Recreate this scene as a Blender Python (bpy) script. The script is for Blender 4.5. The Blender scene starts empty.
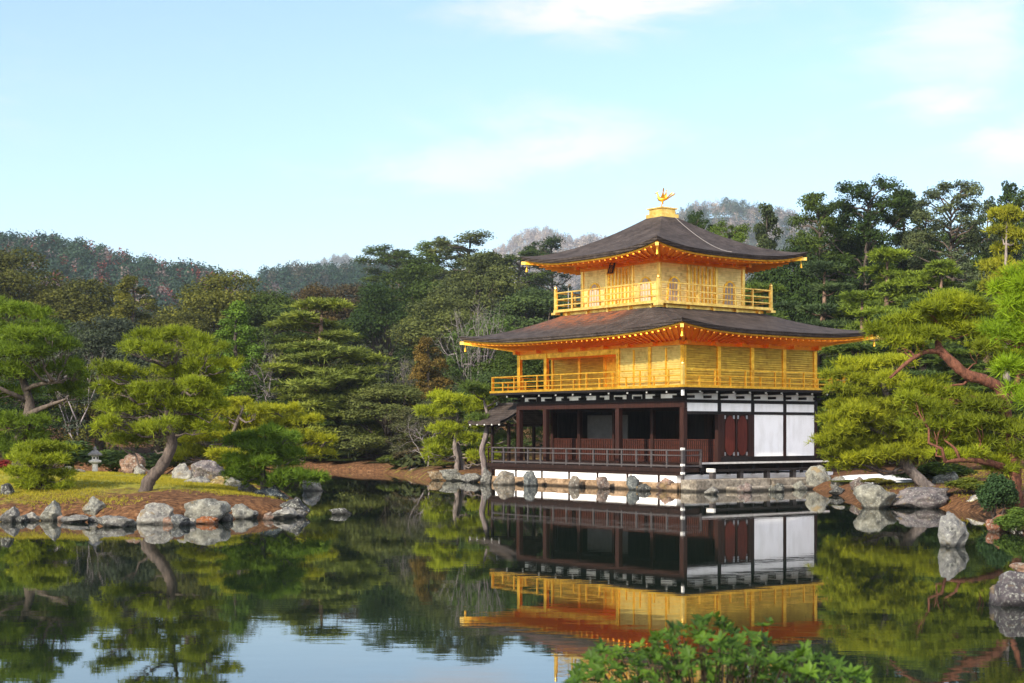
import bpy, math, random
import numpy as np
from mathutils import Vector, Matrix, noise as mnoise

# ------------------------------------------------------------------ camera, sky, sun, exposure
SC = bpy.context.scene
COL = SC.collection
FPX, YH, HC = 1492.5, 430.9, 2.581          # focal length in pixels, horizon row, eye height over the water
cam = bpy.data.cameras.new('camera'); camo = bpy.data.objects.new('camera', cam); COL.objects.link(camo)
camo.location = (0, 0, HC); camo.rotation_euler = (math.pi/2, 0, 0)
cam.sensor_width = 36; cam.lens = FPX/1024*36; cam.shift_y = (YH-341.5)/1024
cam.clip_start = .1; cam.clip_end = 12000
cam.dof.use_dof = True; cam.dof.focus_distance = 62; cam.dof.aperture_fstop = 4.0
SC.camera = camo
SC.render.resolution_x = 1024; SC.render.resolution_y = 683
SUN_AZ = Vector((-.66, -.75)).normalized(); SUN_EL = math.radians(29)
world = bpy.data.worlds.new('World'); SC.world = world; world.use_nodes = True
SKY_STRENGTH, SUN_STRENGTH, EXPOSURE = .15, 5.0, .82
sun = bpy.data.lights.new('sun', 'SUN'); suno = bpy.data.objects.new('sun', sun); COL.objects.link(suno)
sun.energy = SUN_STRENGTH; sun.angle = math.radians(.7); sun.color = (1, .9, .74)
sv = Vector((SUN_AZ.x*math.cos(SUN_EL), SUN_AZ.y*math.cos(SUN_EL), math.sin(SUN_EL)))
suno.rotation_euler = sv.to_track_quat('Z', 'Y').to_euler(); suno.location = (-60, -60, 80)
vs = SC.view_settings
vs.view_transform = 'Standard'; vs.look = 'None'; vs.exposure = EXPOSURE; vs.gamma = 1; vs.use_curve_mapping = False
SC.render.engine = 'CYCLES'
cy = SC.cycles
cy.use_denoising = True; cy.max_bounces = 8; cy.diffuse_bounces = 4; cy.glossy_bounces = 5
cy.transmission_bounces = 4; cy.transparent_max_bounces = 8; cy.volume_bounces = 0
cy.caustics_reflective = True; cy.caustics_refractive = False; cy.sample_clamp_indirect = 6; cy.blur_glossy = .5

def N(nt, t, **kw):
    n = nt.nodes.new(t)
    for k, v in kw.items():
        if k.startswith('i_'): n.inputs[int(k[2:]) if k[2:].isdigit() else k[2:].replace('_', ' ')].default_value = v
        else: setattr(n, k, v)
    return n
def ray_dir(px, py):
    return Vector(((px-512)/FPX, 1, (YH-py)/FPX)).normalized()

# unseen bright clouds added behind the camera to fill the east face: (azimuth, elevation in radians, half sizes in degrees, density)
FILL_CLOUDS = [(-.25, .45, 24, 13, 1.2), (-.85, .5, 22, 15, 1.2), (-1.35, .62, 22, 14, 1.1), (.2, .75, 24, 14, 1.0)]
def build_sky():
    nt = world.node_tree; L = nt.links.new
    bg = nt.nodes['Background']; bg.inputs[1].default_value = SKY_STRENGTH
    sk = N(nt, 'ShaderNodeTexSky', sky_type='NISHITA', sun_disc=False, sun_elevation=SUN_EL,
           sun_rotation=math.atan2(SUN_AZ.x, SUN_AZ.y) % (2*math.pi), air_density=1.0, dust_density=1.0, ozone_density=1.6)
    tc = N(nt, 'ShaderNodeTexCoord')
    mp = N(nt, 'ShaderNodeMapping'); mp.inputs['Scale'].default_value = (12, 12, 34); L(tc.outputs['Generated'], mp.inputs[0])
    nz = N(nt, 'ShaderNodeTexNoise', i_Scale=1.0, i_Detail=7, i_Roughness=.6, i_Distortion=.4); L(mp.outputs[0], nz.inputs[0])
    total = None
    # fair-weather clouds: direction, angular half sizes (deg), density
    for px, py, ax, az, dens in [(612, 6, 5.0, 1.15, 1.1), (965, 34, 4.2, 2.4, .72), (1012, 146, 1.9, 1.1, .95), (940, 106, 2.4, .85, .98),
                                 (555, 145, 4.2, 1.5, .78), (440, 172, 4.4, 1.1, .66), (505, 165, 4.4, 1.1, .62), (185, 45, 2.0, .6, .38), (820, 135, 1.6, .5, .35),
                                 (-250, 60, 6, 2.5, .9), (1250, 120, 6, 3, .9), (250, -250, 9, 3.5, .8), (850, -320, 10, 4, .9)] + FILL_CLOUDS:
        d = ray_dir(px, py) if abs(px) > 20 else Vector((math.cos(px), math.sin(px), math.tan(py))).normalized(); rx = d.cross(Vector((0, 0, 1))).normalized(); up = rx.cross(d)
        terms = []
        for axis, ang in ((rx, ax), (up, az)):
            dp = N(nt, 'ShaderNodeVectorMath', operation='DOT_PRODUCT'); L(tc.outputs['Generated'], dp.inputs[0]); dp.inputs[1].default_value = axis/math.tan(math.radians(ang))
            sq = N(nt, 'ShaderNodeMath', operation='POWER', i_1=2.0); ab = N(nt, 'ShaderNodeMath', operation='ABSOLUTE')
            L(dp.outputs['Value'], ab.inputs[0]); L(ab.outputs[0], sq.inputs[0]); terms.append(sq)
        fr = N(nt, 'ShaderNodeVectorMath', operation='DOT_PRODUCT'); L(tc.outputs['Generated'], fr.inputs[0]); fr.inputs[1].default_value = d
        gt = N(nt, 'ShaderNodeMath', operation='GREATER_THAN', i_1=.3); L(fr.outputs['Value'], gt.inputs[0])
        ad = N(nt, 'ShaderNodeMath', operation='ADD'); L(terms[0].outputs[0], ad.inputs[0]); L(terms[1].outputs[0], ad.inputs[1])
        ng = N(nt, 'ShaderNodeMath', operation='MULTIPLY', i_1=-.75); L(ad.outputs[0], ng.inputs[0])
        ex = N(nt, 'ShaderNodeMath', operation='EXPONENT'); L(ng.outputs[0], ex.inputs[0])
        ml = N(nt, 'ShaderNodeMath', operation='MULTIPLY'); L(ex.outputs[0], ml.inputs[0]); L(gt.outputs[0], ml.inputs[1])
        m2 = N(nt, 'ShaderNodeMath', operation='MULTIPLY', i_1=dens); L(ml.outputs[0], m2.inputs[0])
        if total is None: total = m2
        else:
            mx = N(nt, 'ShaderNodeMath', operation='MAXIMUM'); L(total.outputs[0], mx.inputs[0]); L(m2.outputs[0], mx.inputs[1]); total = mx
    # mask + noise -> soft edged clouds
    s1 = N(nt, 'ShaderNodeMath', operation='MULTIPLY_ADD', i_1=2.6, i_2=-1.3); L(nz.outputs[0], s1.inputs[0])
    s2 = N(nt, 'ShaderNodeMath', operation='ADD'); L(s1.outputs[0], s2.inputs[0]); L(total.outputs[0], s2.inputs[1])
    s3 = N(nt, 'ShaderNodeMapRange', i_1=.1, i_2=1.0); s3.interpolation_type = 'SMOOTHSTEP'; L(s2.outputs[0], s3.inputs[0])
    s4 = N(nt, 'ShaderNodeMath', operation='MULTIPLY'); L(s3.outputs[0], s4.inputs[0])
    s5 = N(nt, 'ShaderNodeMath', operation='MINIMUM', i_1=1.0); L(total.outputs[0], s5.inputs[0]); L(s5.outputs[0], s4.inputs[1])
    # Nishita hue, a touch greener as the camera recorded it
    tint = N(nt, 'ShaderNodeMix', data_type='RGBA', blend_type='MULTIPLY'); tint.inputs[0].default_value = 1
    L(sk.outputs[0], tint.inputs[6]); tint.inputs[7].default_value = SKY_TINT
    mix = N(nt, 'ShaderNodeMix', data_type='RGBA'); L(s4.outputs[0], mix.inputs[0]); L(tint.outputs[2], mix.inputs[6])
    # clouds behind the camera to the right get extra brightness, added as fill light
    sd = N(nt, 'ShaderNodeVectorMath', operation='DOT_PRODUCT'); L(tc.outputs['Generated'], sd.inputs[0]); sd.inputs[1].default_value = (.45, -.9, 0)
    cb = N(nt, 'ShaderNodeMapRange', i_1=-.3, i_2=.6, i_3=4.2, i_4=13.5); L(sd.outputs['Value'], cb.inputs[0])
    cc = N(nt, 'ShaderNodeVectorMath', operation='MULTIPLY'); L(cb.outputs[0], cc.inputs[0]); cc.inputs[1].default_value = (1.06, .99, 1.0)
    L(cc.outputs[0], mix.inputs[7])
    L(mix.outputs[2], bg.inputs[0])
SKY_TINT = (.96, 1.0, 1.03, 1)
build_sky()

# ------------------------------------------------------------------ mesh helpers
class MB:
    """collects geometry for ONE mesh object"""
    def __init__(s): s.v = []; s.f = []; s.tint = None
    def add(s, v, f):
        o = len(s.v); s.v += [tuple(p) for p in v]; s.f += [tuple(i+o for i in q) for q in f]; return s
    def box(s, x0, x1, y0, y1, z0, z1):
        v = [(x0,y0,z0),(x1,y0,z0),(x1,y1,z0),(x0,y1,z0),(x0,y0,z1),(x1,y0,z1),(x1,y1,z1),(x0,y1,z1)]
        return s.add(v, [(0,3,2,1),(4,5,6,7),(0,1,5,4),(1,2,6,5),(2,3,7,6),(3,0,4,7)])
    def bar(s, a, b, w, h):
        """square bar from a to b, h upright"""
        a = Vector(a); b = Vector(b); d = (b-a).normalized()
        up = Vector((0,0,1)) if abs(d.z) < .95 else Vector((1,0,0))
        r = d.cross(up).normalized(); u = r.cross(d)
        v = []
        for p in (a, b):
            for i, j in ((-1,-1),(1,-1),(1,1),(-1,1)): v.append(p + r*(i*w/2) + u*(j*h/2))
        return s.add(v, [(0,1,2,3),(7,6,5,4),(0,4,5,1),(1,5,6,2),(2,6,7,3),(3,7,4,0)])
    def tube(s, pts, rad, k=8, rough=0, seed=0):
        pts = [Vector(p) for p in pts]; n = len(pts)
        if not hasattr(rad, '__len__'): rad = [rad]*n
        rnd = random.Random(seed); base = len(s.v)
        t0 = (pts[1]-pts[0]).normalized(); r = t0.orthogonal().normalized()
        for i in range(n):
            t = (pts[min(i+1,n-1)]-pts[max(i-1,0)]).normalized()
            r = (r - t*r.dot(t)).normalized(); u = t.cross(r)
            for j in range(k):
                a = 2*math.pi*j/k; q = rad[i]*(1+rough*(rnd.random()-.5))
                s.v.append(tuple(pts[i] + (r*math.cos(a)+u*math.sin(a))*q))
        for i in range(n-1):
            for j in range(k):
                a = base+i*k+j; b = base+i*k+(j+1)%k
                s.f.append((a, b, b+k, a+k))
        s.f.append(tuple(base+j for j in reversed(range(k)))); s.f.append(tuple(base+(n-1)*k+j for j in range(k)))
        return s
    def lathe(s, prof, c=(0,0,0), k=16):
        base = len(s.v)
        for r, z in prof:
            for j in range(k):
                a = 2*math.pi*j/k; s.v.append((c[0]+r*math.cos(a), c[1]+r*math.sin(a), c[2]+z))
        for i in range(len(prof)-1):
            for j in range(k):
                a = base+i*k+j; b = base+i*k+(j+1)%k; s.f.append((a, b, b+k, a+k))
        s.f.append(tuple(base+j for j in reversed(range(k)))); s.f.append(tuple(base+(len(prof)-1)*k+j for j in range(k)))
        return s
    def grid(s, rows):
        base = len(s.v); n = len(rows[0])
        for r in rows: s.v += [tuple(p) for p in r]
        for i in range(len(rows)-1):
            for j in range(n-1):
                a = base+i*n+j; s.f.append((a, a+1, a+n+1, a+n))
        return s
    def build(s, name, mat, parent=None, label=None, smooth=False, bevel=0):
        me = bpy.data.meshes.new(name); me.from_pydata(s.v, [], s.f); me.update()
        if smooth: me.shade_smooth()
        me.materials.append(mat); o = bpy.data.objects.new(name, me); COL.objects.link(o)
        if parent: o.parent = parent
        if label: o['label'] = label
        if bevel:
            b = o.modifiers.new('bevel', 'BEVEL'); b.width = bevel; b.segments = 1; b.limit_method = 'ANGLE'
        return o

def np_mesh(name, V, F, mat, tint=None, parent=None, smooth=False):
    """fast mesh from arrays; all faces have the same corner count; tint = one value per face"""
    V = np.asarray(V, np.float32); F = np.asarray(F, np.int32); k = F.shape[1]
    me = bpy.data.meshes.new(name)
    me.vertices.add(len(V)); me.vertices.foreach_set('co', V.ravel())
    me.loops.add(F.size); me.loops.foreach_set('vertex_index', F.ravel())
    me.polygons.add(len(F)); me.polygons.foreach_set('loop_start', np.arange(len(F), dtype=np.int32)*k)
    me.update(calc_edges=True)
    if tint is not None:
        at = me.attributes.new('tint', 'FLOAT', 'FACE'); at.data.foreach_set('value', np.asarray(tint, np.float32))
    if smooth: me.shade_smooth()
    me.materials.append(mat)
    o = bpy.data.objects.new(name, me); COL.objects.link(o)
    if parent: o.parent = parent
    return o

def tag(o, label=None, cat=None, group=None, kind=None):
    if label: o['label'] = label
    if cat: o['category'] = cat
    if group: o['group'] = group
    if kind: o['kind'] = kind
    return o
def empty(name, loc=(0,0,0), rz=0):
    o = bpy.data.objects.new(name, None); COL.objects.link(o); o.location = loc; o.rotation_euler = (0,0,rz)
    o.empty_display_size = .3
    return o
def clone(root, loc, rz=0, sc=(1,1,1)):
    r = root.copy(); COL.objects.link(r); r.location = loc; r.rotation_euler = (0,0,rz); r.scale = sc
    for ch in root.children:
        c = ch.copy(); COL.objects.link(c); c.parent = r
        for g in ch.children:
            d = g.copy(); COL.objects.link(d); d.parent = c
    return r
def P(px, py, Y):
    """world point on the ray through photo pixel (px,py) at depth Y"""
    return Vector(((px-512)*Y/FPX, Y, HC+(YH-py)*Y/FPX))
def Ywater(py): return FPX*HC/(py-YH)

# ------------------------------------------------------------------ materials
def mat(name, col=(.5,.5,.5), rough=.7, metal=0, spec=.5):
    m = bpy.data.materials.new(name); m.use_nodes = True
    b = m.node_tree.nodes['Principled BSDF']
    b.inputs['Base Color'].default_value = (*col, 1); b.inputs['Roughness'].default_value = rough
    b.inputs['Metallic'].default_value = metal; b.inputs['Specular IOR Level'].default_value = spec
    return m, m.node_tree, b
def ramp(nt, fac, stops, interp='LINEAR'):
    r = N(nt, 'ShaderNodeValToRGB'); r.color_ramp.interpolation = interp
    e = r.color_ramp.elements
    while len(e) < len(stops): e.new(.5)
    for q, (p, c) in zip(e, stops): q.position = p; q.color = (*c, 1) if len(c) == 3 else c
    nt.links.new(fac, r.inputs[0]); return r
def noise_mat(name, c1, c2, scale, rough=.7, metal=0, stretch=(1,1,1), bump=.0, detail=6, lo=.35, hi=.65, spec=.5, bscale=None):
    m, nt, b = mat(name, c1, rough, metal, spec); L = nt.links.new
    tc = N(nt, 'ShaderNodeTexCoord'); mp = N(nt, 'ShaderNodeMapping'); mp.inputs['Scale'].default_value = stretch
    L(tc.outputs['Object'], mp.inputs[0])
    nz = N(nt, 'ShaderNodeTexNoise', i_Scale=scale, i_Detail=detail, i_Roughness=.62); L(mp.outputs[0], nz.inputs[0])
    r = ramp(nt, nz.outputs[0], [(lo, c1), (hi, c2)]); L(r.outputs[0], b.inputs['Base Color'])
    if bump:
        bp = N(nt, 'ShaderNodeBump', i_Strength=1.0, i_Distance=bump); L(nz.outputs[0], bp.inputs['Height']); L(bp.outputs[0], b.inputs['Normal'])
    return m
def mul(nt, a, b):
    x = N(nt, 'ShaderNodeMix', data_type='RGBA', blend_type='MULTIPLY'); x.inputs[0].default_value = 1
    nt.links.new(a, x.inputs[6]); nt.links.new(b, x.inputs[7]); return x.outputs[2]

def foliage_mat(name, gloss=.25, trans=.3, rough=.55):
    m, nt, b = mat(name, (.05,.08,.02), rough, 0, gloss); L = nt.links.new
    oi = N(nt, 'ShaderNodeObjectInfo'); at = N(nt, 'ShaderNodeAttribute', attribute_name='tint')
    r = ramp(nt, at.outputs['Fac'], [(0, (.5,.52,.62)), (.5, (1,1,1)), (1, (1.6,1.45,1.1))])
    c = mul(nt, oi.outputs['Color'], r.outputs[0])
    L(c, b.inputs['Base Color'])
    t = N(nt, 'ShaderNodeBsdfTranslucent'); hs = N(nt, 'ShaderNodeHueSaturation', i_Saturation=1.1, i_Value=1.5); L(c, hs.inputs['Color']); L(hs.outputs[0], t.inputs[0])
    mx = N(nt, 'ShaderNodeMixShader'); mx.inputs[0].default_value = trans
    L(b.outputs[0], mx.inputs[1]); L(t.outputs[0], mx.inputs[2]); L(mx.outputs[0], nt.nodes['Material Output'].inputs[0])
    return m
def bark_mat(name):
    m, nt, b = mat(name, (.1,.07,.05), .9, 0, .2); L = nt.links.new
    oi = N(nt, 'ShaderNodeObjectInfo'); tc = N(nt, 'ShaderNodeTexCoord')
    mp = N(nt, 'ShaderNodeMapping'); mp.inputs['Scale'].default_value = (1,1,.35); L(tc.outputs['Object'], mp.inputs[0])
    nz = N(nt, 'ShaderNodeTexNoise', i_Scale=9, i_Detail=6, i_Roughness=.7); L(mp.outputs[0], nz.inputs[0])
    r = ramp(nt, nz.outputs[0], [(.3, (.35,.33,.32)), (.5, (1,1,1)), (.72, (1.9,1.8,1.7))])
    L(mul(nt, oi.outputs['Color'], r.outputs[0]), b.inputs['Base Color'])
    bp = N(nt, 'ShaderNodeBump', i_Strength=1.0, i_Distance=.06); L(nz.outputs[0], bp.inputs['Height']); L(bp.outputs[0], b.inputs['Normal'])
    return m
def rock_mat(name):
    m, nt, b = mat(name, (.3,.3,.3), .88, 0, .3); L = nt.links.new
    oi = N(nt, 'ShaderNodeObjectInfo'); tc = N(nt, 'ShaderNodeTexCoord'); ge = N(nt, 'ShaderNodeNewGeometry')
    nz = N(nt, 'ShaderNodeTexNoise', i_Scale=3.0, i_Detail=8, i_Roughness=.7); L(ge.outputs['Position'], nz.inputs[0])
    r = ramp(nt, nz.outputs[0], [(.3, (.12,.12,.13)), (.43, (.38,.38,.39)), (.55, (.7,.69,.66)), (.72, (1.05,1.04,.98))])
    base = mul(nt, oi.outputs['Color'], r.outputs[0])
    n2 = N(nt, 'ShaderNodeTexNoise', i_Scale=13, i_Detail=9, i_Roughness=.75); L(ge.outputs['Position'], n2.inputs[0])
    lm = ramp(nt, n2.outputs[0], [(.52, (0,0,0)), (.66, (.8,.8,.8))])
    lich = N(nt, 'ShaderNodeMix', data_type='RGBA'); L(lm.outputs[0], lich.inputs[0]); L(base, lich.inputs[6]); lich.inputs[7].default_value = (.40,.41,.36,1)
    n3 = N(nt, 'ShaderNodeTexNoise', i_Scale=1.9, i_Detail=4, i_Roughness=.6); L(ge.outputs['Position'], n3.inputs[0])
    om = ramp(nt, n3.outputs[0], [(.6, (0,0,0)), (.68, (.75,.75,.75))])
    ru = N(nt, 'ShaderNodeMix', data_type='RGBA'); L(om.outputs[0], ru.inputs[0]); L(lich.outputs[2], ru.inputs[6]); ru.inputs[7].default_value = (.2,.14,.06,1)
    # wet dark tide line just above the water
    sp = N(nt, 'ShaderNodeSeparateXYZ'); L(ge.outputs['Position'], sp.inputs[0])
    wl = N(nt, 'ShaderNodeMapRange', i_1=.03, i_2=.11, i_3=.28, i_4=1.0); L(sp.outputs['Z'], wl.inputs[0])
    wm = N(nt, 'ShaderNodeMix', data_type='RGBA', blend_type='MULTIPLY'); wm.inputs[0].default_value = 1
    L(ru.outputs[2], wm.inputs[6]); L(wl.outputs[0], wm.inputs[7]); L(wm.outputs[2], b.inputs['Base Color'])
    bp = N(nt, 'ShaderNodeBump', i_Strength=1.0, i_Distance=.16); L(nz.outputs[0], bp.inputs['Height']); L(bp.outputs[0], b.inputs['Normal'])
    return m
M = {}
M['leaf'] = foliage_mat('broad_leaf', .12, .22, .75)
M['needle'] = foliage_mat('pine_needle', .15, .27, .7)
M['glossy_leaf'] = foliage_mat('glossy_leaf', .14, .3, .5)
M['bark'] = bark_mat('bark'); M['rock'] = rock_mat('rock')
M['gold'] = noise_mat('gold_leaf', (.66,.32,.018), (.95,.54,.06), 5, .3, .85, bump=.004)
M['gold_soffit'] = noise_mat('gold_leaf_soffit', (.78,.25,.012), (.88,.33,.022), 2.5, .45, .75)
M['gold_pale'] = noise_mat('gold_leaf_pale', (.72,.44,.08), (.9,.62,.18), 5, .34, .75, bump=.003)
def leaf_sheets(nt, b, col, rough):
    """squares of gold leaf, each a little different in tone and polish"""
    L = nt.links.new; tc = N(nt, 'ShaderNodeTexCoord')
    sn = N(nt, 'ShaderNodeVectorMath', operation='SNAP'); L(tc.outputs['Object'], sn.inputs[0]); sn.inputs[1].default_value = (.14, .14, .14)
    wn = N(nt, 'ShaderNodeTexWhiteNoise'); L(sn.outputs[0], wn.inputs[0])
    nz = N(nt, 'ShaderNodeTexNoise', i_Scale=1.1, i_Detail=6, i_Roughness=.7); L(tc.outputs['Object'], nz.inputs[0])
    ad = N(nt, 'ShaderNodeMath', operation='MULTIPLY_ADD', i_1=.16); L(wn.outputs['Value'], ad.inputs[0]); L(nz.outputs[0], ad.inputs[2])
    r = ramp(nt, ad.outputs[0], [(.36, (.68,.62,.54)), (.54, (.96,.94,.91)), (.75, (1.12,1.12,1.12))])
    L(mul(nt, col, r.outputs[0]), b.inputs['Base Color'])
    mr = N(nt, 'ShaderNodeMapRange', i_1=.35, i_2=.9, i_3=rough+.1, i_4=rough-.14); L(ad.outputs[0], mr.inputs[0]); L(mr.outputs[0], b.inputs['Roughness'])
for nm in ('gold', 'gold_pale'):
    nt_ = M[nm].node_tree; b_ = nt_.nodes['Principled BSDF']; leaf_sheets(nt_, b_, b_.inputs['Base Color'].links[0].from_socket, .36)
def gold_wall(name, c1, c2, metal, rough):
    """gilded horizontal boarding: fine courses across the wall"""
    m, nt, b = mat(name, c1, rough, metal); L = nt.links.new
    tc = N(nt, 'ShaderNodeTexCoord'); mp = N(nt, 'ShaderNodeMapping'); mp.inputs['Scale'].default_value = (.6,.6,9); L(tc.outputs['Object'], mp.inputs[0])
    nz = N(nt, 'ShaderNodeTexNoise', i_Scale=2.2, i_Detail=5); L(mp.outputs[0], nz.inputs[0])
    r = ramp(nt, nz.outputs[0], [(.35, c1), (.66, c2)]); leaf_sheets(nt, b, r.outputs[0], rough)
    sp = N(nt, 'ShaderNodeSeparateXYZ'); L(tc.outputs['Object'], sp.inputs[0])
    w = N(nt, 'ShaderNodeMath', operation='MULTIPLY', i_1=2*math.pi/.1); L(sp.outputs['Z'], w.inputs[0])
    sn = N(nt, 'ShaderNodeMath', operation='SINE'); L(w.outputs[0], sn.inputs[0])
    bp = N(nt, 'ShaderNodeBump', i_Strength=.5, i_Distance=.005); L(sn.outputs[0], bp.inputs['Height']); L(bp.outputs[0], b.inputs['Normal'])
    return m
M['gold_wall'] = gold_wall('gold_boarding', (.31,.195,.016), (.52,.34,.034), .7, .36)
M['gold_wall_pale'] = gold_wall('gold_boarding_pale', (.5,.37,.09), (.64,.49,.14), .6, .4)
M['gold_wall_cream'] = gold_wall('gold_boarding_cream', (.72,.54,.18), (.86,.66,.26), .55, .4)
M['dark_wood'] = noise_mat('dark_wood', (.010,.006,.005), (.026,.012,.009), 4, .6, 0, (3,3,.3), spec=.12)
M['red_wood'] = noise_mat('red_brown_wood', (.016,.007,.0055), (.036,.0135,.010), 5, .55, 0, (4,4,.25), spec=.12)
M['door_red'] = noise_mat('red_door_board', (.05,.009,.006), (.10,.02,.012), 6, .5, 0, (6,6,.3), spec=.12)
M['black_wood'] = noise_mat('black_lacquer_wood', (.008,.007,.007), (.02,.015,.014), 4, .5, 0, (3,3,.3), spec=.12)
M['grey_wood'] = noise_mat('weathered_wood', (.025,.02,.02), (.06,.05,.05), 7, .7, 0, (.4,.4,3))
M['pale_wood'] = noise_mat('pale_step_edge', (.4,.38,.36), (.55,.53,.5), 7, .7)
M['plaster'] = noise_mat('white_plaster', (.74,.735,.72), (.88,.88,.88), 2.2, .85, 0, (1,1,.3), detail=8, lo=.3, hi=.55)
M['white_metal'] = mat('white_cap', (.6,.59,.56), .6)[0]
M['lattice'] = noise_mat('lattice_wood', (.032,.010,.007), (.065,.019,.013), 4, .6, spec=.12)
M['dim_blind'] = noise_mat('grey_blind', (.035,.035,.035), (.055,.055,.055), 3, .8)
M['window'] = noise_mat('window_lattice', (.3,.24,.18), (.4,.32,.25), 14, .6)
M['plaque'] = mat('plaque_black', (.015,.013,.012), .4)[0]
def stone_mat(name, c1, c2, bump):
    m, nt, b = mat(name, c1, .92, 0, .2); L = nt.links.new; ge = N(nt, 'ShaderNodeNewGeometry')
    n1 = N(nt, 'ShaderNodeTexNoise', i_Scale=1.6, i_Detail=9, i_Roughness=.72); L(ge.outputs['Position'], n1.inputs[0])
    n2 = N(nt, 'ShaderNodeTexNoise', i_Scale=7, i_Detail=7, i_Roughness=.7); L(ge.outputs['Position'], n2.inputs[0])
    r = ramp(nt, n1.outputs[0], [(.3, tuple(q*.45 for q in c1)), (.45, c1), (.62, c2)])
    r2 = ramp(nt, n2.outputs[0], [(.3, (.35,.34,.33)), (.5, (.95,.95,.95)), (.7, (1.25,1.22,1.15))])
    sp = N(nt, 'ShaderNodeSeparateXYZ'); L(ge.outputs['Position'], sp.inputs[0])
    ad = N(nt, 'ShaderNodeMath', operation='MULTIPLY_ADD', i_1=-.22, i_2=.11); L(n1.outputs[0], ad.inputs[0])
    zz = N(nt, 'ShaderNodeMath', operation='ADD'); L(sp.outputs['Z'], zz.inputs[0]); L(ad.outputs[0], zz.inputs[1])
    wl = N(nt, 'ShaderNodeMapRange', i_1=.05, i_2=.14, i_3=.16, i_4=1.0); L(zz.outputs[0], wl.inputs[0])
    L(mul(nt, mul(nt, r.outputs[0], r2.outputs[0]), wl.outputs[0]), b.inputs['Base Color'])
    bp = N(nt, 'ShaderNodeBump', i_Strength=1, i_Distance=bump); L(n2.outputs[0], bp.inputs['Height']); L(bp.outputs[0], b.inputs['Normal'])
    return m
M['podium'] = stone_mat('tan_stone', (.22,.145,.085), (.4,.28,.18), .08)
M['slab'] = stone_mat('grey_slab', (.17,.145,.115), (.36,.32,.26), .08)
M['lantern'] = noise_mat('lantern_stone', (.36,.35,.32), (.62,.6,.55), 14, .9, bump=.01)
M['lantern_roof'] = noise_mat('lantern_cap_stone', (.1,.1,.1), (.22,.21,.2), 14, .9, bump=.01)
M['steel'] = mat('grey_steel', (.35,.36,.38), .4, .7)[0]
M['cable'] = mat('pale_cable', (.22,.2,.19), .6)[0]

def roof_mat():
    m, nt, b = mat('cypress_bark_roof', (.05,.04,.04), .75, 0, .15); L = nt.links.new
    tc = N(nt, 'ShaderNodeTexCoord')
    nz = N(nt, 'ShaderNodeTexNoise', i_Scale=1.6, i_Detail=9, i_Roughness=.8); L(tc.outputs['Object'], nz.inputs[0])
    r = ramp(nt, nz.outputs[0], [(.3, (.016,.012,.0105)), (.47, (.04,.031,.027)), (.6, (.066,.052,.046)), (.75, (.125,.1,.09))])
    # rusty worn shingles on the sunny upper slope (south side, below the balcony)
    sp = N(nt, 'ShaderNodeSeparateXYZ'); L(tc.outputs['Object'], sp.inputs[0])
    ma = N(nt, 'ShaderNodeMapRange', i_1=.7, i_2=-.1, i_3=0, i_4=1); L(sp.outputs['Y'], ma.inputs[0])
    za = N(nt, 'ShaderNodeMapRange', i_1=7.35, i_2=8.0, i_3=0, i_4=1); L(sp.outputs['Z'], za.inputs[0])
    zb = N(nt, 'ShaderNodeMapRange', i_1=8.8, i_2=8.9, i_3=1, i_4=0); L(sp.outputs['Z'], zb.inputs[0])
    ya = N(nt, 'ShaderNodeMapRange', i_1=1.3, i_2=.7, i_3=0, i_4=1); L(sp.outputs['Y'], ya.inputs[0])
    xa = N(nt, 'ShaderNodeMapRange', i_1=-3.5, i_2=-5.0, i_3=0, i_4=1); L(sp.outputs['X'], xa.inputs[0])
    xb = N(nt, 'ShaderNodeMapRange', i_1=-12.0, i_2=-10.0, i_3=0, i_4=1); L(sp.outputs['X'], xb.inputs[0])
    n2 = N(nt, 'ShaderNodeTexNoise', i_Scale=2.5, i_Detail=6, i_Roughness=.7); L(tc.outputs['Object'], n2.inputs[0])
    nr = N(nt, 'ShaderNodeMapRange', i_1=.36, i_2=.6, i_3=0, i_4=.9); L(n2.outputs[0], nr.inputs[0])
    f = nr.outputs[0]
    for q in (za, zb, ya, xa, xb):
        k = N(nt, 'ShaderNodeMath', operation='MULTIPLY'); L(f, k.inputs[0]); L(q.outputs[0], k.inputs[1]); f = k.outputs[0]
    mx = N(nt, 'ShaderNodeMix', data_type='RGBA'); L(f, mx.inputs[0]); L(r.outputs[0], mx.inputs[6]); mx.inputs[7].default_value = (.23,.075,.03,1)
    L(mx.outputs[2], b.inputs['Base Color'])
    # shingle courses
    w = N(nt, 'ShaderNodeMath', operation='MULTIPLY', i_1=2*math.pi/.11); L(sp.outputs['Z'], w.inputs[0])
    n3 = N(nt, 'ShaderNodeTexNoise', i_Scale=14, i_Detail=3); L(tc.outputs['Object'], n3.inputs[0])
    sm = N(nt, 'ShaderNodeMath', operation='SINE'); L(w.outputs[0], sm.inputs[0])
    ad = N(nt, 'ShaderNodeMath', operation='MULTIPLY_ADD', i_1=.25); L(sm.outputs[0], ad.inputs[0]); L(n3.outputs[0], ad.inputs[2])
    bp = N(nt, 'ShaderNodeBump', i_Strength=.8, i_Distance=.04); L(ad.outputs[0], bp.inputs['Height']); L(bp.outputs[0], b.inputs['Normal'])
    return m
M['roof'] = roof_mat()
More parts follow.
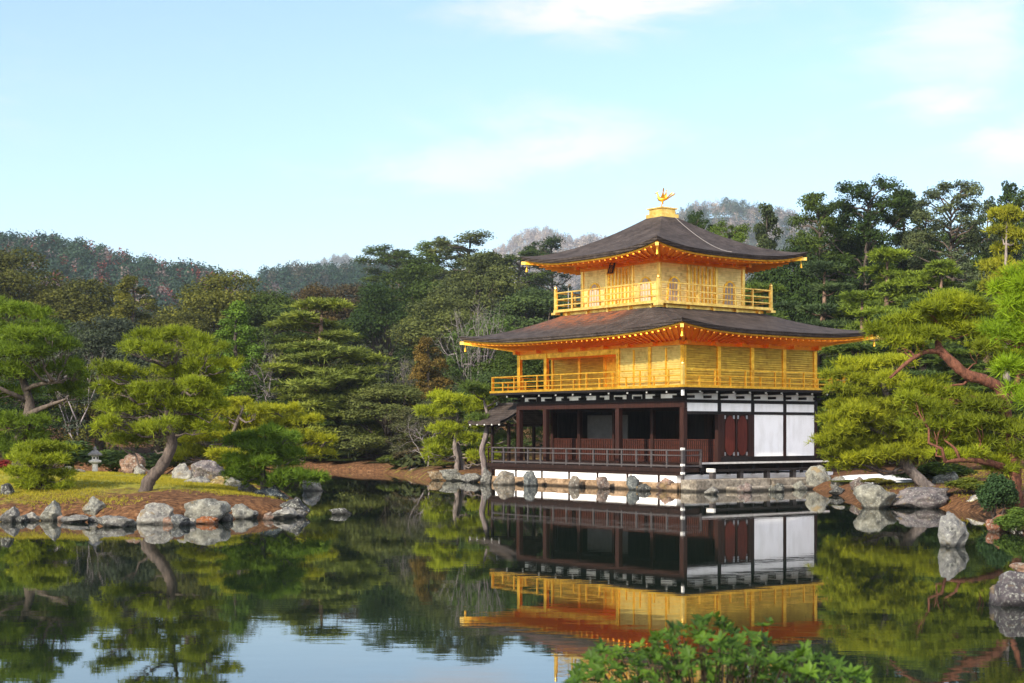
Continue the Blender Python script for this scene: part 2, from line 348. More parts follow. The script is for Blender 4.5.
def water_mat():
    m, nt, b = mat('pond_water', (.006,.011,.007), .015, 0, .5); L = nt.links.new
    b.inputs['IOR'].default_value = 1.6
    ge = N(nt, 'ShaderNodeNewGeometry')
    mp = N(nt, 'ShaderNodeMapping'); mp.inputs['Scale'].default_value = (.55,1.5,1); L(ge.outputs['Position'], mp.inputs[0])
    nz = N(nt, 'ShaderNodeTexNoise', i_Scale=1.5, i_Detail=3, i_Roughness=.55); L(mp.outputs[0], nz.inputs[0])
    m2 = N(nt, 'ShaderNodeMapping'); m2.inputs['Scale'].default_value = (.03,.09,1); L(ge.outputs['Position'], m2.inputs[0])
    n2 = N(nt, 'ShaderNodeTexNoise', i_Scale=1, i_Detail=3); L(m2.outputs[0], n2.inputs[0])
    st = N(nt, 'ShaderNodeMapRange', i_1=.38, i_2=.66, i_3=.15, i_4=1.0); L(n2.outputs[0], st.inputs[0])
    hm = N(nt, 'ShaderNodeMath', operation='MULTIPLY'); L(nz.outputs[0], hm.inputs[0]); L(st.outputs[0], hm.inputs[1])
    bp = N(nt, 'ShaderNodeBump', i_Strength=1.0, i_Distance=.0016); L(hm.outputs[0], bp.inputs['Height']); L(bp.outputs[0], b.inputs['Normal'])
    return m
M['water'] = water_mat()
def ground_mat():
    """moss, dry grass and pine-needle soil; which cover grows where is stored on the mesh"""
    m, nt, b = mat('garden_ground', (.1,.08,.04), .95, 0, .1); L = nt.links.new
    ge = N(nt, 'ShaderNodeNewGeometry'); at = N(nt, 'ShaderNodeAttribute', attribute_name='moss')
    n1 = N(nt, 'ShaderNodeTexNoise', i_Scale=1.1, i_Detail=7, i_Roughness=.65); L(ge.outputs['Position'], n1.inputs[0])
    n2 = N(nt, 'ShaderNodeTexNoise', i_Scale=6, i_Detail=6, i_Roughness=.7); L(ge.outputs['Position'], n2.inputs[0])
    soil = ramp(nt, n2.outputs[0], [(.3, (.022,.013,.008)), (.47, (.08,.038,.018)), (.62, (.17,.085,.038)), (.78, (.34,.25,.16))])
    moss = ramp(nt, n2.outputs[0], [(.28, (.06,.075,.012)), (.5, (.2,.19,.022)), (.72, (.34,.29,.045))])
    f = N(nt, 'ShaderNodeMath', operation='MULTIPLY_ADD', i_1=1.6, i_2=-.8); L(n1.outputs[0], f.inputs[0])
    g = N(nt, 'ShaderNodeMath', operation='ADD', use_clamp=True); L(f.outputs[0], g.inputs[0]); L(at.outputs['Fac'], g.inputs[1])
    h = N(nt, 'ShaderNodeMapRange', i_1=.3, i_2=.7); L(g.outputs[0], h.inputs[0])
    mx = N(nt, 'ShaderNodeMix', data_type='RGBA'); L(h.outputs[0], mx.inputs[0]); L(soil.outputs[0], mx.inputs[6]); L(moss.outputs[0], mx.inputs[7])
    L(mx.outputs[2], b.inputs['Base Color'])
    bp = N(nt, 'ShaderNodeBump', i_Strength=1, i_Distance=.05); L(n2.outputs[0], bp.inputs['Height']); L(bp.outputs[0], b.inputs['Normal'])
    return m
M['ground'] = ground_mat()
M['gravel'] = noise_mat('white_gravel', (.55,.54,.52), (.8,.79,.77), 8, .9, bump=.02)
M['hill'] = noise_mat('hill_floor', (.02,.028,.015), (.05,.045,.03), .05, .95)

# ------------------------------------------------------------------ terrain and water
POND = [(-70,9),(3,9),(6.5,10.5),(8.6,15),(8.4,22),(10.6,30),(12.1,35),(13.6,40),(14.6,46),(14.3,49.8),(12.2,50.4),(12.0,53),(12.9,57.5),(13.2,63),(13.4,70),
        (6,74),(-1,77.5),(-3.0,77.2),(-4.6,78.3),(-6,84),(-8,92),(-12,97),(-20,99),(-30,98),(-45,92),(-62,80),(-80,60),(-82,30)]
ISLAND = [(-6.7,44.6),(-6.4,46.2),(-6.9,49),(-7.5,52),(-8.4,57),(-10.5,62),(-19,65),(-30,63),(-36,54),(-34,46),(-24,42.9),(-16,43.3),(-12.7,43.3),(-11.7,42.4),(-10.8,41.6),(-10,42.2),(-8.7,43.0),(-7.7,44.1),(-6.8,44.3)]
def poly_sd(X, Y, poly):
    """signed distance, positive inside"""
    d = np.full(X.shape, 1e9); ins = np.zeros(X.shape, bool); n = len(poly)
    for i in range(n):
        ax, ay = poly[i]; bx, by = poly[(i+1) % n]
        ex, ey = bx-ax, by-ay; t = np.clip(((X-ax)*ex+(Y-ay)*ey)/(ex*ex+ey*ey), 0, 1)
        d = np.minimum(d, np.hypot(X-ax-t*ex, Y-ay-t*ey))
        c = ((ay > Y) != (by > Y)) & (X < (bx-ax)*(Y-ay)/(by-ay+1e-12)+ax); ins ^= c
    return np.where(ins, d, -d)
_ph = np.random.default_rng(5).uniform(0, 6.28, (8, 2)); _fr = np.random.default_rng(6).uniform(-1, 1, (8, 2))
def wob(X, Y, s):
    r = 0
    for p, f in zip(_ph, _fr): r = r + np.sin(X*f[0]*s+p[0])*np.cos(Y*f[1]*s+p[1])
    return r/4
def terrain(X, Y):
    X = np.asarray(X, float); Y = np.asarray(Y, float)
    dp = -poly_sd(X, Y, POND); di = poly_sd(X, Y, ISLAND)
    land = np.maximum(dp, di) + .12*wob(X, Y, 2.2)
    up = np.where(di > 0, .32*(1-np.exp(-np.maximum(di, 0)/.35)) + .85*(1-np.exp(-np.maximum(di, 0)/4.5)),
                  .4*(1-np.exp(-np.maximum(dp, 0)/.5)) + .6*(1-np.exp(-np.maximum(dp, 0)/6)) + .085*np.maximum(dp-8, 0)*np.clip((Y-40)/50, 0, 1))
    up = np.minimum(up, 15)
    z = np.where(land > 0, up + .05*wob(X, Y, 1.5), -1.0*(1-np.exp(land/1.2)) - .03)
    return z
def tz(x, y): return float(terrain(np.array([x]), np.array([y]))[0])
def axis(lo, hi, step, far, grow=1.35):
    c = list(np.arange(lo, hi+1e-6, step)); s = step
    a, b = [], []
    p = c[0]
    while p > -far: s *= grow; p -= s; a.append(p)
    s = step; p = c[-1]
    while p < far: s *= grow; p += s; b.append(p)
    return np.array(a[::-1]+c+b)
gx = axis(-42, 42, .45, 7000); gy = axis(4, 112, .45, 7000)
GX, GY = np.meshgrid(gx, gy); GZ = terrain(GX, GY)
nV = GX.size; nx = len(gx); idx = np.arange(nV).reshape(GX.shape)
F4 = np.stack([idx[:-1,:-1], idx[:-1,1:], idx[1:,1:], idx[1:,:-1]], -1).reshape(-1, 4)
ground = np_mesh('ground', np.stack([GX, GY, GZ], -1).reshape(-1, 3), F4, M['ground'], smooth=True); tag(ground, kind='structure')
di = poly_sd(GX, GY, ISLAND); dpn = -poly_sd(GX, GY, POND)
moss = np.where(di > 0, np.clip(.22 + .2*np.maximum(di-.8, 0), 0, 1) - .5*np.exp(-((GX+9.6)**2/6+(GY-44.6)**2/3.5)), .3)
moss = np.where((di <= 0) & (GX > 8), .08, moss)
moss = np.where((di <= 0) & (GX < -8) & (GY > 74), .1, moss)
at = ground.data.attributes.new('moss', 'FLOAT', 'POINT'); at.data.foreach_set('value', moss.astype(np.float32).ravel())
water = MB().grid([[(x, y, 0) for x in (-120, 0, 60)] for y in (2, 50, 130)]).build('pond_water', M['water']); tag(water, kind='structure')

# ------------------------------------------------------------------ the golden pavilion (local x = east, y = north, origin at its south-east column)
ANG = .6512; CA, SA = math.cos(ANG), math.sin(ANG)
pav = empty('golden_pavilion', (7.499, 65.301, 0), ANG-math.pi/2)
tag(pav, 'three storey pavilion with gold upper floors and curved bark roofs standing at the pond edge', 'temple')
LX, LY, BAY = -11.73, 8.52, 2.13
def part(mb, name, m, parent=None, label=None, smooth=False, bevel=0): return mb.build(name, m, parent or pav, label, smooth, bevel)
def bx(name, m, *b, parent=None, label=None, bevel=0): return part(MB().box(*b), name, m, parent, label, bevel=bevel)

# podium and plaster base
def podium():
    pm = MB(); rnd = random.Random(4)
    pm.box(-12.9, .9, -1.25, 9.5, -.9, .335)
    def course(a0, a1, fixed, alongx, sgn):
        t = a0
        while t < a1-.3:
            w = rnd.uniform(.7, 2.1); e = min(t+w, a1); d = rnd.uniform(.06, .2); h = rnd.uniform(.22, .36)
            lo, hi = sorted((fixed, fixed+sgn*d))
            if alongx: pm.box(t+.012, e-.012, lo, hi, -.9, h)
            else: pm.box(lo, hi, t+.012, e-.012, -.9, h)
            t = e
    course(-13.0, 1.0, -1.252, True, -1); course(-1.2, 9.5, .902, False, 1)
    part(pm, 'stone_podium', M['podium'], bevel=.05)
podium()
bx('plaster_base', M['plaster'], -12.5, .55, -.95, 9.2, .34, .66)
# ground floor
bx('floor', M['dark_wood'], -11.9, .12, -.1, 8.62, .8, 1.12)
dk = bx('veranda_deck', M['dark_wood'], -12.75, 1.06, -1.06, -.103, .8, .98)
ft = MB()
for s in np.arange(.55, 12.9, 2.05): ft.box(-s-.07, -s+.07, -.96, -.8, .34, .8)
ft.box(-12.7, 1.0, -1.0, -.9, .66, .797)
part(ft, 'deck_post', M['dark_wood'], dk)
def railing(name, m, x0, x1, y, z0, zs, step, w, pm=None, alongx=True, top=None, posts=True, skipfirst=False, pname='railing_post'):
    """straight run of rails with posts; alongx or along y (then x0..x1 are y and y is x)"""
    r = MB()
    for z, hh in zs:
        if alongx: r.box(x0, x1, y-w*.55, y+w*.55, z-hh/2, z+hh/2)
        else: r.box(y-w*.55, y+w*.55, x0, x1, z-hh/2, z+hh/2)
    ro = part(r, name, m)
    n = max(1, int(round(abs(x1-x0)/step)))
    for i in range(n+1):
        if skipfirst and i == n: continue
        t = x0+(x1-x0)*i/n; t = min(max(t, x0+w/2), x1-w/2)
        zt = (top or zs[0][0]-zs[0][1]/2)-.002
        if not (i in (0, n)) and i % 2 and top is None: zt = zs[1][0]-zs[1][1]/2-.002 if PICK[0] else zt
        q = MB()
        if alongx: q.box(t-w/2, t+w/2, y-w/2, y+w/2, z0, zt)
        else: q.box(y-w/2, y+w/2, t-w/2, t+w/2, z0, zt)
        part(q, pname, pm or m, ro)
    return ro
PICK = [False]
VR = [(1.75,.06), (1.53,.045), (1.07,.07)]
railing('veranda_railing', M['grey_wood'], -12.7, 1.0, -1.0, .981, VR, 1.0, .075)
railing('veranda_railing', M['grey_wood'], -.96, .1, 1.0, .981, VR, 1.0, .075, alongx=False)
cp = bx('corner_post', M['grey_wood'], 1.05, 1.16, -1.16, -1.05, .4, 1.85)
for z in (.72, 1.07, 1.76): bx('post_fitting', M['white_metal'], 1.035, 1.175, -1.175, -1.035, z, z+.1, parent=cp)
# east ledge, bench and its stone landing
bx('engawa', M['dark_wood'], .125, .85, .25, 8.5, 1.12, 1.2)
bx('engawa_edge', M['pale_wood'], .855, .91, .2, 8.55, 1.13, 1.21)
for y in np.arange(.5, 8.6, 1.6): bx('engawa_leg', M['black_wood'], .6, .7, y-.05, y+.05, .66, 1.117)
bn = bx('step_bench', M['black_wood'], 1.0, 1.38, .5, 7.6, .8, .9)
for y in (.6, 2.3, 4.0, 5.7, 7.4): bx('bench_leg', M['grey_wood'], 1.08, 1.3, y-.1, y+.1, .34, .797, parent=bn)
bx('bench_fitting', M['white_metal'], .97, 1.41, .44, .56, .79, .95, parent=bn)

def column(x, y, z0, z1, w, m, name='column', label=None): return bx(name, m, x-w/2, x+w/2, y-w/2, y+w/2, z0, z1, label=label, bevel=.012)
# ground floor columns along the front and side, and the inner row
for x in (0, -2*BAY, LX+BAY, LX): column(x, 0, 1.12, 3.62, .25, M['red_wood'])
for x in (-2*BAY, LX+BAY, LX): column(x, BAY, 1.12, 3.95, .2, M['red_wood'])
for y in (BAY, 2*BAY, 3*BAY, 4*BAY): column(0, y, 1.12, 3.32, .2, M['red_wood'] if y < 9 else M['dark_wood'])
for y in (BAY, 3*BAY): column(LX, 2*y-BAY+.0 if y > 3 else y+.01, 1.12, 3.62, .2, M['dark_wood'])
# half-height lattice and the dark opening above it, on the inner row
def lattice(x0, x1, y):
    f = MB().box(x0+.1, x1-.1, y-.03, y+.03, 1.12, 2.2)
    o = part(f, 'lattice_panel', M['lattice'])
    g = MB()
    for t in np.arange(x0+.16, x1-.12, .13): g.box(t-.018, t+.018, y-.065, y-.032, 1.13, 2.18)
    for z in (1.14, 1.4, 1.66, 1.92, 2.13): g.box(x0+.1, x1-.1, y-.052, y-.0335, z, z+.035)
    part(g, 'lattice_bars', M['red_wood'], o)
for x0, x1 in ((-BAY, 0), (-2*BAY, -BAY), (-3.3*BAY, -2*BAY), (LX+BAY, -3.3*BAY), (LX, LX+BAY)): lattice(x0, x1, BAY)
bx('transom', M['dark_wood'], LX, 0, BAY-.05, BAY+.05, 3.5, 3.95)
for x in (-BAY, -3.3*BAY): bx('mullion', M['red_wood'], x-.07, x+.07, BAY-.07, BAY+.07, 1.12, 3.497)
iw = MB().box(LX+.1, -.2, 5.2, 5.3, 1.12, 3.95).box(LX+.1, LX+.2, BAY+.2, 5.2, 1.12, 3.95).box(-.2, -.12, BAY+.1, 8.3, 1.12, 3.95)
part(iw, 'interior_wall', M['black_wood'])
bx('hanging_blind', M['dim_blind'], -9.4, -6.4, BAY+.32, BAY+.36, 2.1, 3.35)
for x in (-1.2, -2.6, -3.4, -5.4, -10.6): bx('interior_panel', M['dark_wood'], x-.28, x+.28, 4.9, 5.0, 1.2, 3.4)
bx('ceiling', M['black_wood'], LX-.05, .05, .06, LY, 3.96, 4.02)
# front lintel, plaster frieze
bx('lintel', M['red_wood'], LX-.15, .15, -.09, .09, 3.623, 3.9, bevel=.01)
fz = bx('frieze_board', M['black_wood'], LX-.12, .12, -.06, .055, 3.903, 4.36)
for a, b in [(.35,1.35),(1.75,2.35),(2.6,3.25),(3.65,4.5),(4.85,5.5),(5.8,6.5),(6.9,7.9),(8.2,8.75),(9.1,9.9),(10.3,11.2)]:
    bx('plaster_panel', M['plaster'], -b, -a, -.085, -.062, 4.03, 4.22)
# east face: beams, white panels, double door
bx('east_beam', M['black_wood'], -.115, .11, .12, LY+.12, 3.825, 3.95)
bx('east_beam', M['black_wood'], -.115, .11, .12, LY+.12, 3.323, 3.45)
bx('east_sill', M['black_wood'], -.115, .1, BAY+.1, LY+.12, 1.203, 1.42)
bx('east_frieze', M['black_wood'], -.1, .055, .12, LY+.12, 3.953, 4.36)
for i in range(4):
    y0, y1 = i*BAY+(.16 if i == 0 else .1), (i+1)*BAY-.1
    bx('plaster_panel', M['plaster'], .0, .07, y0, y1, 3.453, 3.822)
    bx('plaster_panel', M['plaster'], .058, .08, y0, y1, 3.97, 4.3)
    bx('beam_strut', M['black_wood'], -.05, .1, y1+.001, y1+.199, 3.453, 3.822)
    if i >= 2: bx('plaster_panel', M['plaster'], .0, .07, y0, y1, 1.423, 3.32)
dw = bx('door_frame', M['dark_wood'], -.06, .06, BAY+.101, 2*BAY-.101, 1.423, 3.32)
for j in (0, 1):
    yc = BAY+.42+j*.79+.25
    bx('door_jamb', M['red_wood'], .062, .1, BAY+.105 if j == 0 else 2*BAY-.305, BAY+.305 if j == 0 else 2*BAY-.105, 1.43, 3.315, parent=dw)
    leaf = MB(); nseg = 14; pts = []
    hw = .31
    for t in range(nseg+1):
        a = math.pi*t/nseg; pts.append((yc+hw*math.cos(a)*(1-.18*math.sin(a)**6), 2.85+.42*math.sin(a)**1.4))
    for t in range(nseg+1):
        a = math.pi*t/nseg; pts.append((yc-hw*math.cos(a)*(1-.18*math.sin(a)**6), 1.85-.38*math.sin(a)**1.4))
    n = len(pts)
    v = [(.063, p[0], p[1]) for p in pts]+[(.092, p[0], p[1]) for p in pts]
    leaf.add(v, [tuple(range(n, 2*n)), tuple(reversed(range(n)))]+[(k, (k+1) % n, n+(k+1) % n, n+k) for k in range(n)])
    lo = part(leaf, 'door_leaf', M['door_red'], dw)
bx('door_post', M['red_wood'], .063, .11, 1.5*BAY-.045, 1.5*BAY+.045, 1.43, 3.315, parent=dw)
for j, (yy, zz) in enumerate([(BAY+.36,1.47),(BAY+.36,3.12),(1.5*BAY-.13,1.47),(1.5*BAY-.13,3.12),(1.5*BAY+.13,1.47),(1.5*BAY+.13,3.12),(2*BAY-.36,1.47),(2*BAY-.36,3.12)]):
    bx('metal_fitting', M['steel'], .0625, .072, yy-.055, yy+.055, zz, zz+.16, parent=dw)
# north and west closing walls
bx('rear_wall', M['dark_wood'], LX, 0, LY-.1, LY+.1, 1.12, 4.36)
bx('west_wall', M['dark_wood'], LX-.06, LX+.06, BAY+.15, LY-.1, 1.12, 4.36)

# second floor balcony on black brackets with white ends
BO = 1.063
bx('balcony_floor', M['black_wood'], LX-BO, BO, -BO, LY+BO, 4.363, 4.46)
ed = MB().box(LX-BO-.02, BO+.02, -BO-.02, LY+BO+.02, 4.463, 4.57)
part(ed, 'balcony_edge', M['gold'])
for i in range(10):
    x = -.12-i*(11.5/9)
    bk = bx('bracket', M['black_wood'], x-.06, x+.06, -.86, -.09, 4.22, 4.36)
    bx('bracket', M['black_wood'], x-.055, x+.055, -.5, -.091, 4.02, 4.14)
    bx('bracket_end', M['white_metal'], x-.042, x+.042, -.9, -.863, 4.25, 4.325, parent=bk)
for i in range(9):
    y = .15+i*1.03
    bk = bx('bracket', M['black_wood'], .09, .86, y-.06, y+.06, 4.22, 4.36)
    bx('bracket', M['black_wood'], .09, .5, y-.055, y+.055, 4.02, 4.14)
    bx('bracket_end', M['white_metal'], .863, .9, y-.042, y+.042, 4.25, 4.325, parent=bk)
bx('corner_bracket_end', M['white_metal'], .9, 1.0, -1.0, -.9, 4.1, 4.36)
# second floor
PICK[0] = True
GR = [(5.25,.055), (4.98,.045), (4.74,.045)]
railing('balcony_railing', M['gold'], LX-BO+.05, BO-.05, -BO+.08, 4.572, GR, .92, .065)
railing('balcony_railing', M['gold'], -BO+.12, LY+BO-.05, BO-.08, 4.572, GR, .92, .065, alongx=False)
railing('balcony_railing', M['gold'], -BO+.12, LY+BO-.05, LX-BO+.08, 4.572, GR, .92, .065, alongx=False)
railing('balcony_railing', M['gold'], LX-BO+.12, BO-.12, LY+BO-.08, 4.572, GR, .92, .065)
cp = bx('balcony_corner_post', M['gold_pale'], BO-.09, BO+.03, -BO-.03, -BO+.09, 4.572, 5.42)
part(MB().lathe([(.07,0),(.09,.05),(.075,.1),(.03,.16),(.0,.2)], (BO-.03, -BO+.03, 5.42), 10), 'post_finial', M['gold_pale'], cp)
Z2, T2 = 4.572, 6.36
for x in (0, -2*BAY, LX+BAY, LX): column(x, 0, Z2, T2, .2, M['gold'], 'gold_column')
column(-BAY, 0, Z2, T2, .17, M['gold'], 'gold_column')
for y in (BAY, 2*BAY, 3*BAY, 4*BAY): column(0, y, Z2, T2, .2, M['gold'], 'gold_column')
for x in (-2.7*BAY, -3.6*BAY, LX+BAY, LX): column(x, BAY, Z2, T2-.1, .16, M['gold'], 'gold_column')
for x in (-.5*BAY, -1.5*BAY): bx('mullion', M['gold'], x-.04, x+.04, -.07, .0, Z2, T2-.1)
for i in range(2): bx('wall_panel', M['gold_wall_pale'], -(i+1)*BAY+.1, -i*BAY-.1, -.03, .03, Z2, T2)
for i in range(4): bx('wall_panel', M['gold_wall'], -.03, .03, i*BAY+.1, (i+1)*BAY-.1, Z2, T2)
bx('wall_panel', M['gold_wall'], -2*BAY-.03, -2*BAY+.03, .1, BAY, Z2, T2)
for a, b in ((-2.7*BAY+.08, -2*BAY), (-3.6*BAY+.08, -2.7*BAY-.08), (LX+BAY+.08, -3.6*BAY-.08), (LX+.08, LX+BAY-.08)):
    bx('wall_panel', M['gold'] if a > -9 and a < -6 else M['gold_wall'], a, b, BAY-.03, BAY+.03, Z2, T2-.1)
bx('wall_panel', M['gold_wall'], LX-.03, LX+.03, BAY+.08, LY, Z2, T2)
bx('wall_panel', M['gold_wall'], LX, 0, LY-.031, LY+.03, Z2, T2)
bx('loggia_ceiling', M['gold_soffit'], LX, -2*BAY-.035, .08, BAY, 6.2, 6.26)
wb = MB().box(LX-.13, .13, -.1, .1, T2+.003, T2+.22).box(-.1, .1, .102, LY, T2+.003, T2+.22).box(LX-.1, LX+.1, .102, LY, T2+.003, T2+.22).box(LX-.1, .1, LY+.002, LY+.2, T2+.003, T2+.22)
part(wb, 'wall_beam', M['gold_soffit'])
bt = MB().box(LX+.1, -2*BAY-.1, -.06, .06, 6.12, 6.36)
part(bt, 'loggia_beam', M['gold'])

# ---- curved hip roofs
def hip_roof(inner, outer, z_in, z_eave, lift, thick, wall, z_wall, p_top, rname):
    """inner/outer/wall: (x0,x1,y0,y1); concave slopes, lifted corners, thick bark edge, gold trim, soffit and rafters"""
    def corners(r): x0, x1, y0, y1 = r; return [(x0,y0),(x1,y0),(x1,y1),(x0,y1)]
    ci, co, cw = corners(inner), corners(outer), corners(wall)
    NU, NT = 48, 16
    top, bot, trim, sof, raf = MB(), MB(), MB(), MB(), MB()
    def lf(u): return lift*abs(u)**3.2
    def pt(c, k, u):
        a, b = c[k], c[(k+1) % 4]; t = (u+1)/2
        return a[0]+(b[0]-a[0])*t, a[1]+(b[1]-a[1])*t
    for k in range(4):
        rows = []
        for i in range(NT+1):
            t = i/NT; row = []
            for j in range(NU+1):
                u = -1+2*j/NU
                a, b = pt(ci, k, u), pt(co, k, u)
                z = z_in + (z_eave-z_in)*(1-(1-t)**p_top) + lf(u)*t**2.4
                row.append((a[0]+(b[0]-a[0])*t, a[1]+(b[1]-a[1])*t, z))
            rows.append(row)
        top.grid(rows[::-1])
        e = rows[-1]
        def off(f, dz):
            r = []
            for j, p in enumerate(e):
                u = -1+2*j/NU; w = pt(cw, k, u)
                r.append((p[0]+(w[0]-p[0])*f, p[1]+(w[1]-p[1])*f, p[2]-dz))
            return r
        bot.grid([off(.13, thick+.02), off(.035, thick), e])
        trim.grid([off(.22, thick+.06), off(.13, thick+.09), off(.085, thick+.085), off(.08, thick+.012), off(.12, thick+.014)])
        o2 = off(.12, thick+.08)
        sof.grid([[(*pt(cw, k, -1+2*j/NU), z_wall) for j in range(NU+1)], o2])
        o3 = off(.11, thick+.14)
        side = math.dist(cw[k], cw[(k+1) % 4]) + 3; nr = int(side/.34)
        for q in range(nr+1):
            u = -1+2*q/nr
            j = (u+1)/2*NU; j0 = min(int(j), NU-1); fr = j-j0
            eo = [o3[j0][c]*(1-fr)+o3[j0+1][c]*fr for c in range(3)]
            wi = pt(cw, k, u)
            raf.bar((wi[0], wi[1], z_wall-.03), (eo[0], eo[1], eo[2]), .075, .07)
    ro = part(top, rname, M['roof'], smooth=True)
    part(bot, 'bark_eave_edge', M['roof'], ro)
    tr = part(trim, 'eave_trim', M['gold'], ro)
    so = part(sof, 'soffit', M['gold_soffit'], ro)
    part(raf, 'rafters', M['gold_soffit'], so)
    # corner beams, their pale ends and wind bells
    for k in range(4):
        c, w = co[k], cw[k]; z = z_eave+lift-thick-.18
        d = (Vector((w[0], w[1], 0))-Vector((c[0], c[1], 0))).normalized()
        a = Vector((c[0], c[1], z))+d*.12; b = Vector((w[0], w[1], z_wall-.02))
        hb = part(MB().bar(a, b, .13, .13), 'hip_beam', M['gold'], ro)
        part(MB().bar(a-d*.05, a+d*.16, .15, .15), 'beam_end', M['gold_pale'], ro)
        bc = a+d*.22
        part(MB().lathe([(.012,0),(.012,-.12),(.035,-.14),(.05,-.25),(.065,-.33),(.06,-.335)], (bc.x, bc.y, bc.z-.1), 8), 'wind_bell', M['gold'], ro)
    return ro
C3 = (-8.617, -3.153, 1.508, 6.972)                     # third floor walls
hip_roof((C3[0]-.75, C3[1]+.75, C3[2]-.75, C3[3]+.75), (LX-2.19, 2.19, -2.19, LY+2.19), 8.22, 6.98, .36, .17,
         (LX, 0, 0, LY), 6.56, 1.35, 'lower_roof')
# third floor
B3 = 1.029; bx0, bx1, by0, by1 = C3[0]-B3, C3[1]+B3, C3[2]-B3, C3[3]+B3
bx('balcony_skirt', M['gold_pale'], C3[0]-.7, C3[1]+.7, C3[2]-.7, C3[3]+.7, 7.9, 8.37)
e3 = MB().box(bx0, bx1, by0, by1, 8.373, 8.5)
for k in range(5):
    for q in (0, 1):
        t = C3[0]-.3+k*(C3[1]-C3[0]+.6)/4; e3.box(t-.06, t+.06, C3[2]-.82 if q == 0 else C3[3]+.705, C3[2]-.705 if q == 0 else C3[3]+.82, 8.2, 8.37)
        t = C3[2]-.3+k*(C3[3]-C3[2]+.6)/4; e3.box(C3[0]-.82 if q == 0 else C3[1]+.705, C3[0]-.705 if q == 0 else C3[1]+.82, t-.06, t+.06, 8.2, 8.37)
part(e3, 'balcony_floor', M['gold_pale'])
T3R = [(9.33,.055), (9.0,.05), (8.72,.05)]
PICK[0] = False
for a in (('x', by0+.08), ('x', by1-.08)): railing('balcony_railing', M['gold_pale'], bx0+.12, bx1-.12, a[1], 8.502, T3R, 1.2, .07)
for a in (bx0+.08, bx1-.08): railing('balcony_railing', M['gold_pale'], by0+.12, by1-.12, a, 8.502, T3R, 1.2, .07, alongx=False)
for x in (bx0+.08, bx1-.08):
    for y in (by0+.08, by1-.08):
        cp = bx('balcony_corner_post', M['gold_pale'], x-.06, x+.06, y-.06, y+.06, 8.503, 9.5)
        part(MB().lathe([(.06,0),(.085,.04),(.07,.1),(.02,.17),(.0,.2)], (x, y, 9.5), 10), 'post_finial', M['gold_pale'], cp)
        bx('balcony_beam_end', M['gold_pale'], x-.16, x+.16, y-.16, y+.16, 8.26, 8.37)
B = (C3[1]-C3[0])/3; Z3, T3 = 8.503, 10.36
def face3(axis_, fixed, sign, lo):
    """one wall of the third floor: 3 bays, door in the middle, cusped windows outside"""
    def fb(name, m, t0, t1, d0, d1, z0, z1, parent=None):
        a, b = sorted((fixed+sign*d0, fixed+sign*d1))
        return bx(name, m, t0, t1, a, b, z0, z1, parent=parent) if axis_ == 'x' else bx(name, m, a, b, t0, t1, z0, z1, parent=parent)
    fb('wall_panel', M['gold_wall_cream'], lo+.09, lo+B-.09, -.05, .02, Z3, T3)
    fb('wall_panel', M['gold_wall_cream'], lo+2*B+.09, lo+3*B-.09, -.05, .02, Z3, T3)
    for i in (0, 2):
        c = lo+(i+.5)*B
        def shape(hw, zt, d0, d1):
            pts = [(-hw*1.12, 8.6), (hw*1.12, 8.6), (hw, 9.0), (hw*.97, 9.35), (hw*.8, zt-.2), (hw*.45, zt-.07), (0, zt), (-hw*.45, zt-.07), (-hw*.8, zt-.2), (-hw*.97, 9.35), (-hw, 9.0)]
            n = len(pts); v = []
            for d in (d0, d1):
                for q, z in pts:
                    v.append((c+q, fixed+sign*d, z) if axis_ == 'x' else (fixed+sign*d, c+q, z))
            return MB().add(v, [tuple(range(n)), tuple(range(2*n-1, n-1, -1))]+[(k, (k+1) % n, n+(k+1) % n, n+k) for k in range(n)])
        w = part(shape(.42, 9.78, .022, .05), 'cusped_window', M['gold'])
        part(shape(.345, 9.69, .052, .06), 'window_lattice', M['window'], w)
        g = MB()
        for q in (-.2, 0, .2):
            p, r = (c+q-.016, c+q+.016), sorted((fixed+sign*.062, fixed+sign*.075))
            if axis_ == 'x': g.box(*p, *r, 8.65, 9.58)
            else: g.box(*r, *p, 8.65, 9.58)
        part(g, 'window_bars', M['gold'], w)
    dr = fb('door', M['gold_wall_cream'], lo+B+.09, lo+2*B-.09, -.05, .015, Z3, T3)
    for q in range(7):
        t = lo+B+.16+q*(B-.32)/6
        fb('door_slat', M['gold'], t-.035, t+.035, .017, .06, Z3, T3-.12 if q % 2 else T3-.02, parent=dr)
for x in range(4):
    for y in range(4):
        if x in (0, 3) or y in (0, 3): column(C3[0]+x*B, C3[2]+y*B, Z3, T3, .17, M['gold_pale'], 'gold_column')
face3('x', C3[2], -1, C3[0]); face3('x', C3[3], 1, C3[0]); face3('y', C3[1], 1, C3[2]); face3('y', C3[0], -1, C3[2])
bb = MB()
for q, z0, z1, e in ((0, T3+.002, T3+.16, .1), (1, T3+.162, T3+.3, .26)):
    bb.box(C3[0]-e, C3[1]+e, C3[2]-e, C3[2]+.1, z0, z1).box(C3[0]-e, C3[1]+e, C3[3]-.1, C3[3]+e, z0, z1)
    bb.box(C3[0]-e, C3[0]+.1, C3[2]+.101, C3[3]-.101, z0, z1).box(C3[1]-.1, C3[1]+e, C3[2]+.101, C3[3]-.101, z0, z1)
part(bb, 'wall_beam', M['gold_soffit'])
for k in range(7):                                       # stepped bracket blocks below the eaves
    t = k*(C3[1]-C3[0])/6
    for x0, y0 in ((C3[0]+t, C3[2]-.42), (C3[1]+.42, C3[2]+t)):
        part(MB().box(x0-.09, x0+.09, y0-.09, y0+.09, T3+.06, T3+.3), 'bracket_block', M['gold_soffit'])
